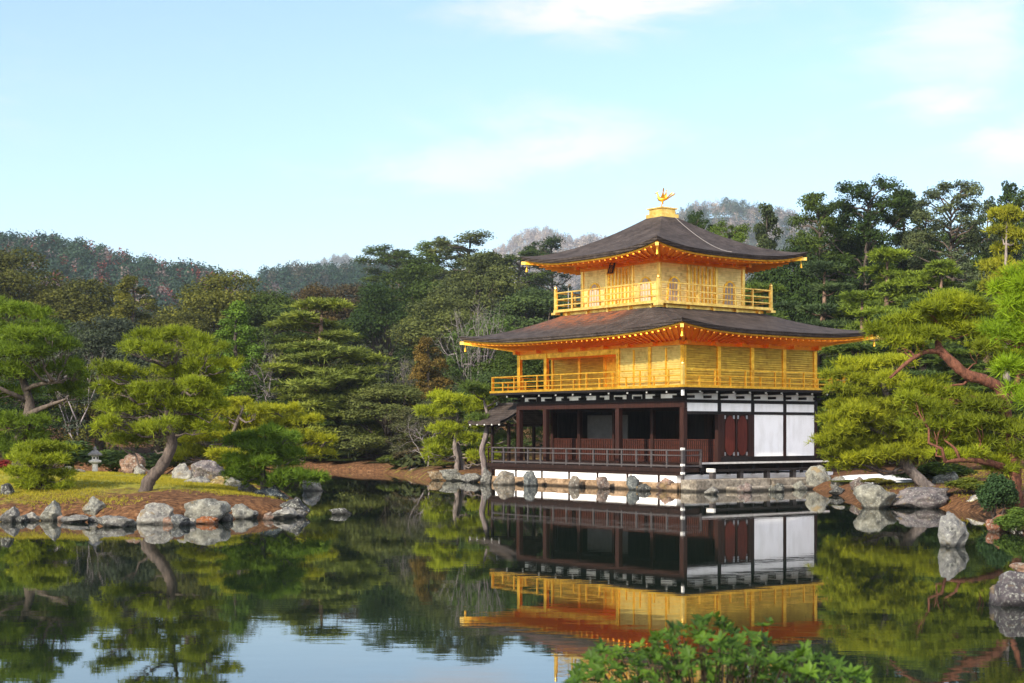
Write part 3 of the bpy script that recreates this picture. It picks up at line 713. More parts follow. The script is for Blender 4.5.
for k in range(8):
    t = LX*k/7
    part(MB().box(t-.1, t+.1, -.36, -.103, T2+.02, T2+.2), 'bracket_block', M['gold_soffit'])
for k in range(6):
    t = LY*k/5
    part(MB().box(.103, .36, t-.1, t+.1, T2+.02, T2+.2), 'bracket_block', M['gold_soffit'])
cx, cyy = (C3[0]+C3[1])/2, (C3[2]+C3[3])/2
upr = hip_roof((cx-.5, cx+.5, cyy-.5, cyy+.5), (C3[0]-2.2, C3[1]+2.2, C3[2]-2.2, C3[3]+2.2), 12.95, 10.76, .42, .17, C3, 10.62, 1.42, 'upper_roof')
# name plaque under the eave
pq = empty('name_plaque', (cx, C3[2]-.5, 10.28)); pq.parent = pav; pq.rotation_euler = (math.radians(-18), 0, 0)
MB().box(-.26, .26, -.03, .0, -.34, .34).build('plaque_frame', M['gold'], pq)
MB().box(-.2, .2, -.045, -.032, -.28, .28).build('plaque_board', M['plaque'], pq)
ch = MB()                                                # three brushed characters down the board
for zc, strokes in ((.18, [(-.09,.07,.09,.07),(0,.1,0,.07),(-.07,.02,-.1,-.08),(-.04,.03,.06,.03),(.06,.03,.07,-.07),(.07,-.07,.1,-.06)]),
                    (0, [(-.08,.06,.08,.06),(-.06,.0,.06,.0),(-.06,-.06,.06,-.06),(-.06,.0,-.06,-.06),(.06,.0,.06,-.06),(-.05,-.06,-.09,-.1),(.03,-.06,.09,-.1)]),
                    (-.18, [(-.1,.07,-.03,.07),(-.06,.07,-.06,-.08),(0,.07,.1,.07),(.02,.03,.08,.03),(.02,.03,.02,-.05),(.08,.03,.08,-.05),(.02,-.01,.08,-.01),(.02,-.05,.08,-.05)])):
    for x0, z0, x1, z1 in strokes: ch.bar((x0, -.049, zc+z0), (x1, -.049, zc+z1), .006, .018)
ch.build('plaque_writing', M['gold'], pq)
# roof pedestal, phoenix, cable
fn = bx('roof_pedestal', M['gold_pale'], cx-.56, cx+.56, cyy-.56, cyy+.56, 12.9, 13.08)
bx('pedestal_top', M['gold_pale'], cx-.45, cx+.45, cyy-.45, cyy+.45, 13.082, 13.33, parent=fn)
bx('pedestal_cap', M['gold_pale'], cx-.53, cx+.53, cyy-.53, cyy+.53, 13.332, 13.39, parent=fn)
def phoenix():
    o = empty('phoenix_statue', (cx, cyy, 13.392)); o.parent = pav; o.rotation_euler = (0, 0, math.radians(28))
    # bird faces local -x (left in the picture)
    b = MB()
    b.tube([(.24,0,.42),(.14,0,.46),(0,0,.44),(-.13,0,.46),(-.2,0,.56),(-.22,0,.68),(-.26,0,.76),(-.33,0,.78),(-.4,0,.74)], [.02,.09,.125,.11,.065,.042,.05,.03,.006], 10)
    for s in (-1, 1): b.tube([(.0,s*.05,.4),(.02,s*.06,.22),(-.03,s*.06,.2),(-.02,s*.06,.0)], [.045,.025,.016,.016], 6); b.tube([(-.09,s*.06,.012),(.05,s*.06,.012)], [.012,.016], 5)
    b.tube([(-.25,0,.79),(-.2,0,.86),(-.14,0,.87)], [.02,.014,.003], 5)
    b.build('body', M['gold'], o, smooth=True)
    for s in (-1, 1):
        w = MB()
        for q in range(7):
            a = math.radians(62+q*11); r = .46-.04*abs(q-2)
            p0 = Vector((-.02+.03*q, s*(.09+.01*q), .5)); d = Vector((math.cos(a)*.5+.2, s*.3, math.sin(a)))
            w.bar(p0, p0+d*r*.5, .07, .012); w.bar(p0+d*r*.48, p0+d*r, .05, .01)
        w.build('wing', M['gold'], o)
    t = MB()
    for q in range(6):
        sy = (q-2.5)*.035
        t.tube([(.2,sy,.44),(.36,sy*2,.52+.03*(q % 3)),(.52,sy*3.2,.62+.05*(q % 3)),(.6,sy*4,.54+.09*(q % 3))], [.02,.028,.03,.004], 5)
    t.build('tail', M['gold'], o)
    MB().lathe([(.14,0),(.14,.03),(.05,.05)], (0,0,-.0), 12).build('perch', M['gold_pale'], o)
phoenix()
cb = []
for i in range(13):
    t = i/12; x = cx+.5+(C3[1]+2.2-cx-.5)*t; y = cyy+.3-.55*t
    cb.append((x, y, 12.95+(10.76-12.95)*(1-(1-t)**1.42)+.035))
part(MB().tube(cb, .013, 5), 'lightning_cable', M['cable'])
# west fishing deck: small gabled roof on posts, joined to the veranda
pr = MB()
RX0, RX1 = -14.6, -11.85
rows = []
for i in range(9):
    v = -1+i/4; y = .7+1.75*v
    z = 3.02+.95*(1-abs(v))**1.25
    rows.append([(RX0-.12*(abs(v)) + (RX1-RX0)*j/8*1.0 + .28*(1-abs(v))*(1-j/8), y, z+.05*(abs(2*(j/8)-1))**3) for j in range(9)])
pr.grid(rows); n = len(pr.v)
pr.grid([[(p[0], p[1], p[2]-.14) for p in r] for r in rows[::-1]])
pr.grid([[(p[0], p[1], p[2]-.14) for p in rows[0]], rows[0]]); pr.grid([rows[-1], [(p[0], p[1], p[2]-.14) for p in rows[-1]]])
pr.grid([[r[0] for r in rows], [(r[0][0], r[0][1], r[0][2]-.14) for r in rows]])
porch = part(pr, 'porch_roof', M['roof'], smooth=False)
bx('ridge_cap', M['grey_wood'], RX0+.2, RX1, .6, .8, 3.93, 4.03, parent=porch)
bx('ridge_end', M['white_metal'], RX0+.08, RX0+.197, .6, .8, 3.9, 4.1, parent=porch)
for x in (-13.9, -12.5):
    for y in (-.1, 1.5): column(x, y, .5, 2.95, .14, M['dark_wood'], 'porch_column')
be = MB().box(-14.2, -11.9, -.16, -.04, 2.8, 2.93).box(-14.2, -11.9, 1.44, 1.56, 2.8, 2.93).box(-13.96, -13.84, -.03, 1.43, 2.8, 2.93)
part(be, 'porch_beam', M['dark_wood'])
bx('porch_floor', M['dark_wood'], -14.1, -12.755, -.3, 2.2, .8, .96)
for y in (-.26, 2.16): railing('porch_railing', M['dark_wood'], -14.05, -12.76, y, .962, VR, .9, .07)
for k in range(5):
    x = RX0+.1+k*.62; bx('rafter_end', M['white_metal'], x-.03, x+.03, -1.09, -1.03, 2.86, 2.93, parent=porch)
# lamp on the third floor balcony
lp = part(MB().tube([(C3[0]-.75, 1.2, 8.502), (C3[0]-.75, 1.2, 9.62), (C3[0]-.7, 1.15, 9.72), (C3[0]-.5, 1.0, 9.74)], .02, 6), 'lamp_pole', M['steel'])
bx('lamp_head', M['steel'], C3[0]-.55, C3[0]-.3, .82, 1.0, 9.69, 9.76, parent=lp)

# landing slabs east of the pavilion (each stone a thing)
def loc_pt(x, y, z=0): return Vector((7.499+x*SA+y*CA, 65.301-x*CA+y*SA, z))
def slab(x0, x1, y0, y1, z0, z1, label):
    o = MB().box(-(x1-x0)/2, (x1-x0)/2, -(y1-y0)/2, (y1-y0)/2, z0, z1).build('stone_slab', M['slab'], bevel=.04)
    o.location = loc_pt((x0+x1)/2, (y0+y1)/2); o.rotation_euler = (0, 0, ANG-math.pi/2); tag(o, label, 'stone slab', 'landing stones beside the pavilion')
slab(1.05, 2.0, -1.2, 3.4, -.5, .5, 'long pale stone slab on the landing nearest the corner post')
slab(1.05, 2.1, 3.45, 7.6, -.5, .47, 'grey stone slab on the landing below the white wall panels')
slab(2.15, 2.9, .4, 3.8, -.5, .2, 'low dark stone step at the water below the long pale slab')
slab(2.2, 3.0, 4.0, 7.8, -.5, .16, 'low mossy stone step at the water below the door')
#@@TREES
# ------------------------------------------------------------------ rocks
def rock_mesh(seed):
    rng = np.random.default_rng(seed); import bmesh
    bm = bmesh.new(); bmesh.ops.create_icosphere(bm, subdivisions=4, radius=1)
    planes = [(Vector(rng.normal(size=3)).normalized(), rng.uniform(.48, .92)) for _ in range(18)]
    off = Vector(rng.uniform(-50, 50, 3))
    for v in bm.verts:
        d = v.co.normalized(); p = d*1.05
        for n, h in planes:
            q = p.dot(n)
            if q > h: p = p-n*(q-h)*.93
        p += d*(.16*mnoise.noise(d*1.7+off) + .1*mnoise.noise(d*4.3+off) + .05*mnoise.noise(d*9+off) + .025*mnoise.noise(d*19+off))
        v.co = p
    me = bpy.data.meshes.new('rock'); bm.to_mesh(me); bm.free(); me.shade_smooth(); me.materials.append(M['rock'])
    c = np.empty(len(me.vertices)*3, np.float32); me.vertices.foreach_get('co', c); c = c.reshape(-1, 3)
    lo, hi = c.min(0), c.max(0); c = (c-(lo+hi)/2)/((hi-lo)/2); me.vertices.foreach_set('co', c.ravel()); me.update()
    return me
ROCKS = [rock_mesh(s) for s in range(10, 20)]
_rr = random.Random(3)
def rock(px, ybase, w, h, label, col=(.3,.3,.3), D=None, group=None, name='rock', var=None, depth=.85, rz=None):
    """rock whose foot shows at photo row ybase (at the water unless D is given), w x h pixels"""
    onwater = D is None
    D = D or Ywater(ybase)
    b = P(px, ybase, D); W = w*D/FPX; H = h*D/FPX
    o = bpy.data.objects.new(name, ROCKS[_rr.randrange(10) if var is None else var]); COL.objects.link(o)
    bury = .32*H if onwater else .3*H
    o.scale = (W/2*1.04, W/2*depth, (H+bury)/2)
    z0 = 0 if onwater else b.z
    o.location = (b.x, D+W*.3, z0+(H-bury)/2); o.rotation_euler = (_rr.uniform(-.06,.06), _rr.uniform(-.06,.06), _rr.choice((0, math.pi))+_rr.uniform(-.25,.25) if rz is None else rz)
    o.color = (*(q*.82 for q in col), 1); tag(o, label, 'rock', group)
    return o
G1, G2, G3, G4, G5 = ('rocks edging the island', 'rocks heaped behind the grass on the island', 'rocks on the far shore', 'boulders along the pavilion podium', 'rocks on the right shore')
GREY, PALE, DARK, WARM, LICH = (.25,.24,.225), (.42,.4,.36), (.09,.088,.085), (.34,.21,.15), (.33,.325,.28)
rock(8, 522, 20, 16, 'blocky grey rock at the waterline by the left edge of the picture', GREY, group=G1)
rock(30, 521, 20, 9, 'low tan rock between the blocky rock and the upright pale rock on the island shore', PALE, group=G1)
rock(49, 521, 21, 21, 'upright pale squarish rock at the waterline below the small island pine', LICH, group=G1)
rock(73, 523, 28, 8, 'flat grey rock at the waterline right of the upright pale squarish rock', GREY, group=G1)
rock(91, 514, 22, 18, 'pointed leaning grey rock set up the bank behind the waterline stones', LICH, D=43.0, group=G1)
rock(111, 527, 40, 11, 'long low grey rock lying at the waterline below the leaning pointed rock', GREY, group=G1)
rock(151, 524, 40, 21, 'large rounded pale rock at the waterline below the leaning island pine', PALE, group=G1)
rock(179, 526, 19, 12, 'small dark grey rock between the two largest rocks of the island shore', (.17,.18,.19), group=G1)
rock(205, 522, 46, 23, 'largest grey rock of the island shore with rust coloured moss at its foot', LICH, group=G1)
rock(204, 523.5, 26, 7, 'rust orange mossy stone at the foot of the largest island shore rock', (.4,.13,.03), D=41.5, group=G1)
rock(239, 519, 26, 15, 'grey lichened rock right of the largest island shore rock', LICH, group=G1)
rock(261, 515, 20, 15, 'mossy grey rock beside the dark gap near the island tip', (.2,.22,.16), group=G1)
rock(281, 519, 30, 12, 'low pale rock in front of the dark rounded rock at the island tip', PALE, group=G1)
rock(295, 515, 30, 18, 'dark rounded rock at the right tip of the island', DARK, D=45.0, group=G1)
rock(271, 500, 34, 14, 'dark bluish rock in the shade under the low spreading pine', (.06,.08,.1), D=47.5, group=G1)
rock(312, 491, 21, 15, 'small pale peaked rock standing alone in the water beyond the island tip', PALE, group='rocks standing in the open water')
rock(340, 517, 22, 9, 'low dark rock barely above the open water right of the island', DARK, D=46.0, group='rocks standing in the open water')
for px, yb, w, h, c, lb in [(20, 522.5, 10, 7, DARK, 'small dark rock right beside the blocky rock at the left edge'), (61, 521.5, 9, 6, WARM, 'tiny brown stone tucked right of the upright pale squarish rock'),
        (92, 522, 12, 6, GREY, 'small grey stone at the water straight below the leaning pointed rock'), (131, 526.5, 10, 7, (.2,.21,.18), 'small mossy stone at the left foot of the large rounded pale rock'),
        (168, 524.5, 12, 8, WARM, 'small brown stone at the right foot of the large rounded pale rock'), (190, 525, 12, 7, PALE, 'small pale stone left of the rust orange mossy stone'),
        (226, 521.5, 13, 8, DARK, 'small dark stone at the right foot of the largest island shore rock'), (252, 518.5, 12, 8, GREY, 'small grey stone right of the grey lichened island rock'),
        (268, 520, 13, 8, WARM, 'small brown stone left of the low pale rock at the island tip'), (300, 517.5, 13, 8, GREY, 'small grey stone in front of the dark rounded rock at the island tip')]:
    rock(px, yb, w, h, lb, c, group=G1)
rock(6, 497, 14, 14, 'dark grey rock on the island grass at the left edge of the picture', DARK, D=45.5, group=G1)
rock(180, 483, 24, 20, 'pale craggy rock, leftmost of the heap behind the leaning pine', PALE, D=53, group=G2)
rock(207, 479, 40, 19, 'broad brownish grey rock at the top of the heap behind the leaning pine', (.26,.22,.22), D=54.5, group=G2)
rock(192, 488, 34, 12, 'low pale rock at the foot of the heap behind the leaning pine', PALE, D=51.5, group=G2)
rock(219, 487, 26, 11, 'ochre stained rock in the heap behind the leaning pine', (.42,.3,.1), D=51.5, group=G2)
rock(234, 490, 22, 13, 'grey rock at the right end of the heap near the low spreading pine', LICH, D=50.5, group=G2)
rock(248, 497, 24, 16, 'grey rock beside the trunk of the low spreading pine', GREY, D=48.3, group=G2)
rock(131, 474, 26, 21, 'reddish brown split boulder between the stone lantern and the leaning pine', WARM, D=57, group=G2)
rock(139, 474, 13, 10, 'small white rock at the foot of the reddish split boulder', PALE, D=56, group=G2)
rock(66, 471, 12, 5, 'small flat grey stone on the grass left of the stone lantern', GREY, D=55.5, group=G2)
rock(77, 473, 18, 4, 'flat pale stone lying on the grass just left of the stone lantern', PALE, D=56, group=G2)
for px, yb, w, h, c, lb in [(236,469,16,6,GREY,'low grey stone of the far shore seen above the yellow green pines'), (283,468,13,6,WARM,'brown stone on the far shore above the small peaked water rock'),
        (300,468.5,13,5,GREY,'grey stone on the far shore right of the brown stone'), (322,469,17,7,PALE,'pale stone on the far shore below the brown bank'),
        (341,469.5,15,6,WARM,'reddish stone on the far shore beside the pale stone'), (358,470,12,6,GREY,'grey stone on the far shore just left of the white stone'),
        (374,471,17,9,(.6,.6,.57),'whitest stone of the far shore in front of the dark trees'), (394,472,15,7,DARK,'dark stone on the far shore right of the whitest stone'),
        (416,476,16,8,WARM,'brown stone at the water where the far shore meets the twin trunk pine')]:
    rock(px, yb, w, h, lb, c, group=G3)
for px, yb, w, h, c, lb in [(436,480,20,12,(.38,.26,.14),'ochre rock at the left end of the pavilion shore'), (452,480.5,28,15,LICH,'grey rock at the foot of the twin trunk pine'),
        (471,482,26,12,GREY,'rounded dark grey rock left of the pavilion deck'), (486,484,14,22,(.27,.26,.24),'upright narrow boulder under the left end of the veranda'),
        (504,484.5,24,18,(.5,.44,.36),'pale tan boulder under the left part of the veranda'), (531,485.5,17,19,(.2,.22,.23),'blue grey pointed boulder under the veranda posts'),
        (574,487,13,15,(.3,.26,.22),'narrow brown boulder under the middle of the veranda'), (603,488.5,16,16,(.36,.26,.22),'pinkish boulder under the right half of the veranda'),
        (633,489.5,14,19,(.17,.19,.2),'upright slate grey boulder under the right half of the veranda'), (644,490.5,18,9,DARK,'small dark boulder at the foot of the upright slate boulder'),
        (669,490.5,28,17,(.45,.28,.22),'broad pinkish boulder left of the pavilion corner post'), (712,494,16,10,PALE,'small pale rock in the water before the stone landing'),
        (745,492,17,13,(.4,.3,.27),'pinkish rock in the water before the stone landing'), (777,491.5,18,12,(.2,.2,.18),'dark mossy rock in the water before the stone landing'),
        (801,489.5,16,12,LICH,'grey rock at the right end of the stone landing')]:
    rock(px, yb+.5, w*.9, h*.8, lb, tuple(q*.8 for q in c), group=G4, depth=.7)
rock(821, 489, 27, 24, 'large pale grey boulder at the right corner of the pavilion landing', LICH, D=66, group=G5)
rock(842, 490, 20, 14, 'grey rock right of the large pale boulder below the pine boughs', GREY, D=62, group=G5)
rock(860, 490, 20, 13, 'brownish rock below the white gravel patch', (.25,.19,.17), D=58.5, group=G5)
rock(838, 494, 16, 8, 'small dark rock at the water left of the long low rocks', DARK, D=59.5, group=G5)
rock(878, 508.5, 42, 25, 'rounded grey green rock, left one of the two long low shore rocks', LICH, group=G5, var=2)
rock(925, 508.5, 62, 21, 'long flat purplish rock, right one of the two long low shore rocks', (.23,.2,.21), group=G5)
rock(955, 547, 29, 35, 'upright white speckled rock standing alone in the water', (.4,.4,.39), group='rocks standing in the open water', var=4, rz=.2)
rock(978, 508, 22, 13, 'small white rock on the brown bank near the right pine', (.6,.57,.52), D=48.5, group=G5)
rock(950, 489, 34, 20, 'grey rock behind the leaning grey trunk', (.22,.24,.22), D=55, group=G5)
rock(1003, 532, 28, 18, 'rusty reddish rock at the right shore below the dark shrub', (.34,.14,.08), group=G5)
rock(1021, 527, 16, 10, 'small whitish rock at the right edge above the rusty reddish rock', PALE, D=40.5, group=G5)
rock(1018, 606, 50, 34, 'dark purplish angular rock in the water at the right edge of the picture', (.12,.105,.12), group=G5, var=6)
rock(1026, 573, 26, 10, 'reddish brown stone behind the dark purplish angular rock', WARM, D=25, group=G5)

# ------------------------------------------------------------------ stone lantern on the island
def lantern():
    D = 57.5; b = P(95, 473, D); s = D/FPX
    o = empty('stone_lantern', (b.x, D, b.z)); tag(o, 'small pale stone lantern with a dark cap standing on the island grass', 'stone lantern')
    MB().lathe([(4.2*s,-.05),(4.0*s,.9*s),(3.6*s,1.2*s)], k=12).build('base', M['lantern'], o)
    MB().lathe([(3.0*s,1.2*s),(2.8*s,5*s),(2.9*s,9.2*s)], k=14).build('shaft', M['lantern'], o)
    MB().lathe([(3.0*s,9.2*s),(6.3*s,10.8*s),(6.5*s,12.6*s),(4.2*s,13.2*s)], k=6).build('platform', M['lantern'], o)
    f = MB().lathe([(3.5*s,13.2*s),(3.6*s,17.2*s)], k=6).build('light_box', M['lantern'], o)
    for k in range(6):
        a = math.pi/3*(k+.5); r = 3.16*s
        c = Vector((r*math.cos(a), r*math.sin(a), 15.2*s)); d = Vector((-math.sin(a), math.cos(a), 0))
        MB().bar(c-d*.9*s, c+d*.9*s, .012, 2.2*s).build('opening', M['plaque'], f)
    MB().lathe([(3.5*s,17.2*s),(7.2*s,17.6*s),(7.4*s,19*s),(5*s,20.8*s),(2.5*s,22.6*s),(1.4*s,23.4*s)], k=6).build('cap', M['lantern_roof'], o)
    MB().lathe([(1.3*s,23.4*s),(1.9*s,24.2*s),(1.6*s,25.4*s),(.1*s,27*s)], k=10).build('finial', M['lantern_roof'], o)
lantern()

# ------------------------------------------------------------------ foliage
def unit(v): return v/np.maximum(np.linalg.norm(v, axis=-1, keepdims=True), 1e-9)
def leaf_faces(C, Nn, size, rng, asp=.55):
    """one rhombic leaf per centre C with normal Nn"""
    n = len(C); T = unit(np.cross(Nn, rng.normal(size=(n, 3)))); Bt = np.cross(Nn, T)
    s = (size*rng.uniform(.6, 1.35, n))[:, None]
    V = np.stack([C-T*s*.5, C+Bt*s*asp*.5+Nn*s*.08, C+T*s*.5, C-Bt*s*asp*.5+Nn*s*.08], 1).reshape(-1, 3)
    return V, np.arange(4*n).reshape(n, 4)
def clump_leaves(cl, n, size, rng, low=.35, spread=.55, asp=.55, shell=.4):
    """leaves through ellipsoid clumps (cx,cy,cz,rx,ry,rz): mostly near the surface, fewer below"""
    cl = np.asarray(cl, float); area = (cl[:, 3]*cl[:, 4]+cl[:, 3]*cl[:, 5]); pr = area/area.sum()
    k = rng.choice(len(cl), n, p=pr); d = unit(rng.normal(size=(n, 3)))
    flip = (d[:, 2] < -.15) & (rng.random(n) > low); d[flip, 2] *= -1
    r = 1-shell*rng.random(n)**1.6 + .12*rng.normal(size=n)
    C = cl[k, :3]+d*cl[k, 3:]*r[:, None]
    Nn = unit(d*.8+rng.normal(size=(n, 3))*spread+np.array([0, 0, .25]))
    ct = rng.normal(0, .16, len(cl)); tint = np.clip(.5+ct[k]+rng.normal(0, .17, n), 0, 1)
    V, F = leaf_faces(C, Nn, size, rng, asp)
    return V, F, tint
def tufts(C, A, k, L, w, rng, tint, spread=.75):
    """pine needle tufts: k thin blades fanning from each centre"""
    n = len(C); C = np.repeat(C, k, 0); A = np.repeat(A, k, 0)
    d = unit(A+rng.normal(size=(n*k, 3))*spread); l = (L*rng.uniform(.7, 1.2, n*k))[:, None]
    sd = unit(np.cross(d, rng.normal(size=(n*k, 3))))*w/2
    V = np.stack([C-sd, C+sd, C+d*l+sd*.3, C+d*l-sd*.3], 1).reshape(-1, 3)
    return V, np.arange(4*n*k).reshape(-1, 4), np.clip(np.repeat(tint, k)+rng.normal(0, .12, n*k), 0, 1)
def pad_tufts(pads, dens, k, L, w, rng, lobes=6):
    """flat cloud pads (cx,cy,cz,rx,ry,rz) each made of several uneven lobes"""
    Cs, As, Ts = [], [], []
    for cx_, cy_, cz_, rx, ry, rz in pads:
        pt = .5+rng.normal(0, .14)
        nl = max(3, int(lobes*rng.uniform(.7, 1.4)))
        for q in range(nl):
            a = rng.uniform(0, 6.28); rr = math.sqrt(rng.random())*.72
            lc = np.array([cx_+rx*rr*math.cos(a), cy_+ry*rr*math.sin(a), cz_+rz*(.45*(1-rr)+rng.uniform(-.45, .35))])
            ls = np.array([rx, ry, rz*1.0])*rng.uniform(.3, .52)
            ls[2] = max(ls[2], min(rx, ry)*.12)
            n = max(6, int(dens*ls[0]*ls[1]*4))
            d = unit(rng.normal(size=(n, 3))); fl = (d[:, 2] < 0) & (rng.random(n) > .22); d[fl, 2] *= -1
            out = np.where(rng.random((n, 1)) < .14, rng.uniform(1.05, 1.5, (n, 1)), 1-.4*rng.random((n, 1))**2); Cs.append(lc+d*ls*out); As.append(unit(d*.75+np.array([0, 0, .55])+rng.normal(size=(n, 3))*.25))
            Ts.append(np.clip(pt+rng.normal(0, .1)+rng.normal(0, .12, n), 0, 1))
    return tufts(np.concatenate(Cs), np.concatenate(As), k, L, w, rng, np.concatenate(Ts))
def curve(a, b, sag, rng, n=5, kink=.08):
    a = Vector(a); b = Vector(b); pts = []; ln = (b-a).length
    for i in range(n):
        t = i/(n-1); p = a.lerp(b, t); p.z += sag*math.sin(math.pi*t)
        if 0 < i < n-1: p += Vector(rng.normal(size=3))*kink*ln*.5
        pts.append(p)
    return pts

def tree_root(name, trunk, Vf, leafmat, dec='crown'):
    o = empty(name)
    t = trunk.build('trunk', M['bark'], o, smooth=True)
    if Vf is not None: np_mesh(dec, Vf[0], Vf[1], leafmat, Vf[2], o)
    return o
H0, W0 = 12., 8.
def rescale(tk, cl, ax, az, flat=1.0):
    tk.v = [(x*ax, y*ax, z*az) for x, y, z in tk.v]
    return [(c[0]*ax, c[1]*ax, c[2]*az, c[3]*ax, c[4]*ax, c[5]*flat) for c in cl]
def proto_dome(seed, n=26000, squash=1.0, leaf=.25):
    rng = np.random.default_rng(seed); tk = MB(); cl = []
    for i in range(46):
        d = unit(rng.normal(size=3)); d[2] = abs(d[2])*1.1-.32
        f = rng.uniform(.6, 1.0); r = rng.uniform(.75, 1.5)
        z = 6.6+d[2]*4.6*f; wr = 3.2*(1.0 if z < 7.5 else 1.0)
        cl.append((d[0]*wr*f, d[1]*wr*f, z, r, r, r*.78*squash))
    for i in range(10):
        a = rng.uniform(0, 6.28); cl.append((2.6*math.cos(a), 2.6*math.sin(a), rng.uniform(1.6, 4.2), 1.1, 1.1, .9))
    tk.tube(curve((0,0,-.5), (.2,.1,8.5), 0, rng, 6, .03), [.34,.3,.26,.2,.13,.05], 8, .15, seed)
    for c in cl[:22]: tk.tube(curve((0,0,max(2, c[2]*.45)), c[:3], .2, rng, 4), [.12,.09,.06,.02], 5)
    cl = rescale(tk, cl, 1.25, 1.2, 1.2)
    return tk, clump_leaves(cl, n, leaf, rng)
def proto_cone(seed, n=24000, leaf=.24):
    rng = np.random.default_rng(seed); tk = MB(); cl = []
    for i in range(64):
        z = 1.2+10.4*(i/63)**.9; rad = 3.6*(1-(z/12.3))**.72*rng.uniform(.45, 1.0); a = rng.uniform(0, 6.28); r = rng.uniform(.55, 1.15)*(1.25-z/16)
        cl.append((rad*math.cos(a), rad*math.sin(a), z, r, r, r*.75))
    tk.tube(curve((0,0,-.5), (0,0,11.8), 0, rng, 6, .01), [.32,.27,.21,.15,.09,.02], 8, .1, seed)
    for c in cl[::3]: tk.tube(curve((0,0,c[2]*.96), c[:3], -.1, rng, 4), [.07,.05,.04,.015], 4)
    cl = rescale(tk, cl, 1.15, 1.35, 1.25)
    return tk, clump_leaves(cl, n, leaf, rng)
def proto_ragged(seed, n=20000, leaf=.22, bare=.35):
    """tall open tree: limbs carry separate clumps with sky between them"""
    rng = np.random.default_rng(seed); tk = MB(); cl = []
    tr = curve((0,0,-.5), (rng.uniform(-.6,.6), rng.uniform(-.6,.6), 11.2), 0, rng, 7, .035)
    tk.tube(tr, [.26,.24,.2,.17,.13,.09,.03], 8, .1, seed)
    for i in range(44):
        t = bare+(1-bare)*(i/43); j = min(int(t*6), 5); p = tr[j].lerp(tr[j+1], t*6-j)
        a = rng.uniform(0, 6.28); ln = (3.6*(1-abs(t-.62)/.75)**.8)*rng.uniform(.45, 1.08); up = rng.uniform(.1, .9)
        e = p+Vector((ln*math.cos(a), ln*math.sin(a), up*ln*.55+.2))
        lb = curve(p, e, .15, rng, 5, .1); tk.tube(lb, [.085,.065,.05,.03,.012], 5)
        r = rng.uniform(.5, 1.0); cl.append((*e, r, r, r*.85))
        if rng.random() < .7:
            m = lb[3]+Vector(rng.normal(size=3))*.45; cl.append((*m, r*.75, r*.75, r*.5))
    for q in range(5): cl.append((tr[-1].x+rng.normal()*.5, tr[-1].y+rng.normal()*.5, 11.3+rng.normal()*.4, .5, .5, .42))
    cl = rescale(tk, cl, 1.1, 1.65, 1.1)
    return tk, clump_leaves(cl, n, leaf, rng, shell=.8)
def proto_layered(seed, levels=13, dens=44, bare=.12, flat=.3):
    """pine with flat needle pads in tiers"""
    rng = np.random.default_rng(seed); tk = MB(); pads = []
    lean = Vector((rng.uniform(-.5,.5), rng.uniform(-.5,.5), 0))
    tr = [Vector((0,0,-.5)), Vector((.1,0,2.5))+lean*.3, Vector((-.15,.1,5.5))+lean*.6, Vector((.1,0,8.5))+lean*.9, Vector((0,0,11.3))+lean]
    tk.tube(tr, [.3,.25,.19,.12,.04], 8, .12, seed)
    for i in range(levels):
        t = bare+(1-bare)*i/(levels-1); j = min(int(t*4), 3); p = tr[j].lerp(tr[j+1], t*4-j)
        R = 4.0*(1-t)**.55*(.55+.45*min(1, (t-bare)/.25+.3))*rng.uniform(.8, 1.1)
        for q in range(max(2, int(7.5*(1-t)+1.8))):
            a = rng.uniform(0, 6.28); rr = R*rng.uniform(.45, .95) if t < .95 else R*.3
            c = p+Vector((rr*math.cos(a), rr*math.sin(a), rng.uniform(-.35, .45)))
            w = rng.uniform(.75, 1.35)*(1.15-.5*t); pads.append((*c, w*1.25, w*1.25, w*flat*1.3))
            tk.tube(curve(p-Vector((0,0,.3)), c-Vector((0,0,.1)), -.15, rng, 4, .1), [.08,.06,.045,.02], 5)
    pads.append((tr[-1].x, tr[-1].y, 11.5, .9, .9, .5))
    return tk, pad_tufts(pads, dens, 5, .34, .07, rng, 7)
def proto_bare(seed):
    rng = np.random.default_rng(seed); tk = MB()
    def grow(p, d, ln, r, lv):
        e = p+d*ln; m = p.lerp(e, .5)+Vector(rng.normal(size=3))*ln*.07
        tk.tube([p, m, e], [r, r*.8, r*.6], 5 if lv < 3 else 3)
        if lv >= 6: return
        for q in range(3 if lv in (1, 2, 3) else 2):
            nd = (d+Vector(rng.normal(size=3))*.55+Vector((0,0,.12))).normalized()
            grow(e if q else m.lerp(e, .6), nd, ln*rng.uniform(.62, .82), r*.6, lv+1)
    grow(Vector((0,0,-.4)), Vector((.05,0,1)), 3.3, .17, 0); grow(Vector((0,0,-.4)), Vector((.4,.2,.9)).normalized(), 3.0, .12, 1)
    return tk, None
def proto_shrub(seed, n=9000, leaf=.1):
    rng = np.random.default_rng(seed); tk = MB(); cl = []
    for i in range(22):
        d = unit(rng.normal(size=3)); f = rng.uniform(.4, 1)
        cl.append((d[0]*3*f, d[1]*3*f, 5+abs(d[2])*5*f, 1.5, 1.5, 2.2))
    for i in range(7): c = cl[i]; tk.tube(curve((rng.normal()*.2, rng.normal()*.2, -.5), c[:3], .3, rng, 4), [.2,.16,.1,.04], 5)
    V, F, T = clump_leaves(cl, n, leaf*6, rng)
    return tk, (V, F, T)
PROTO = {}
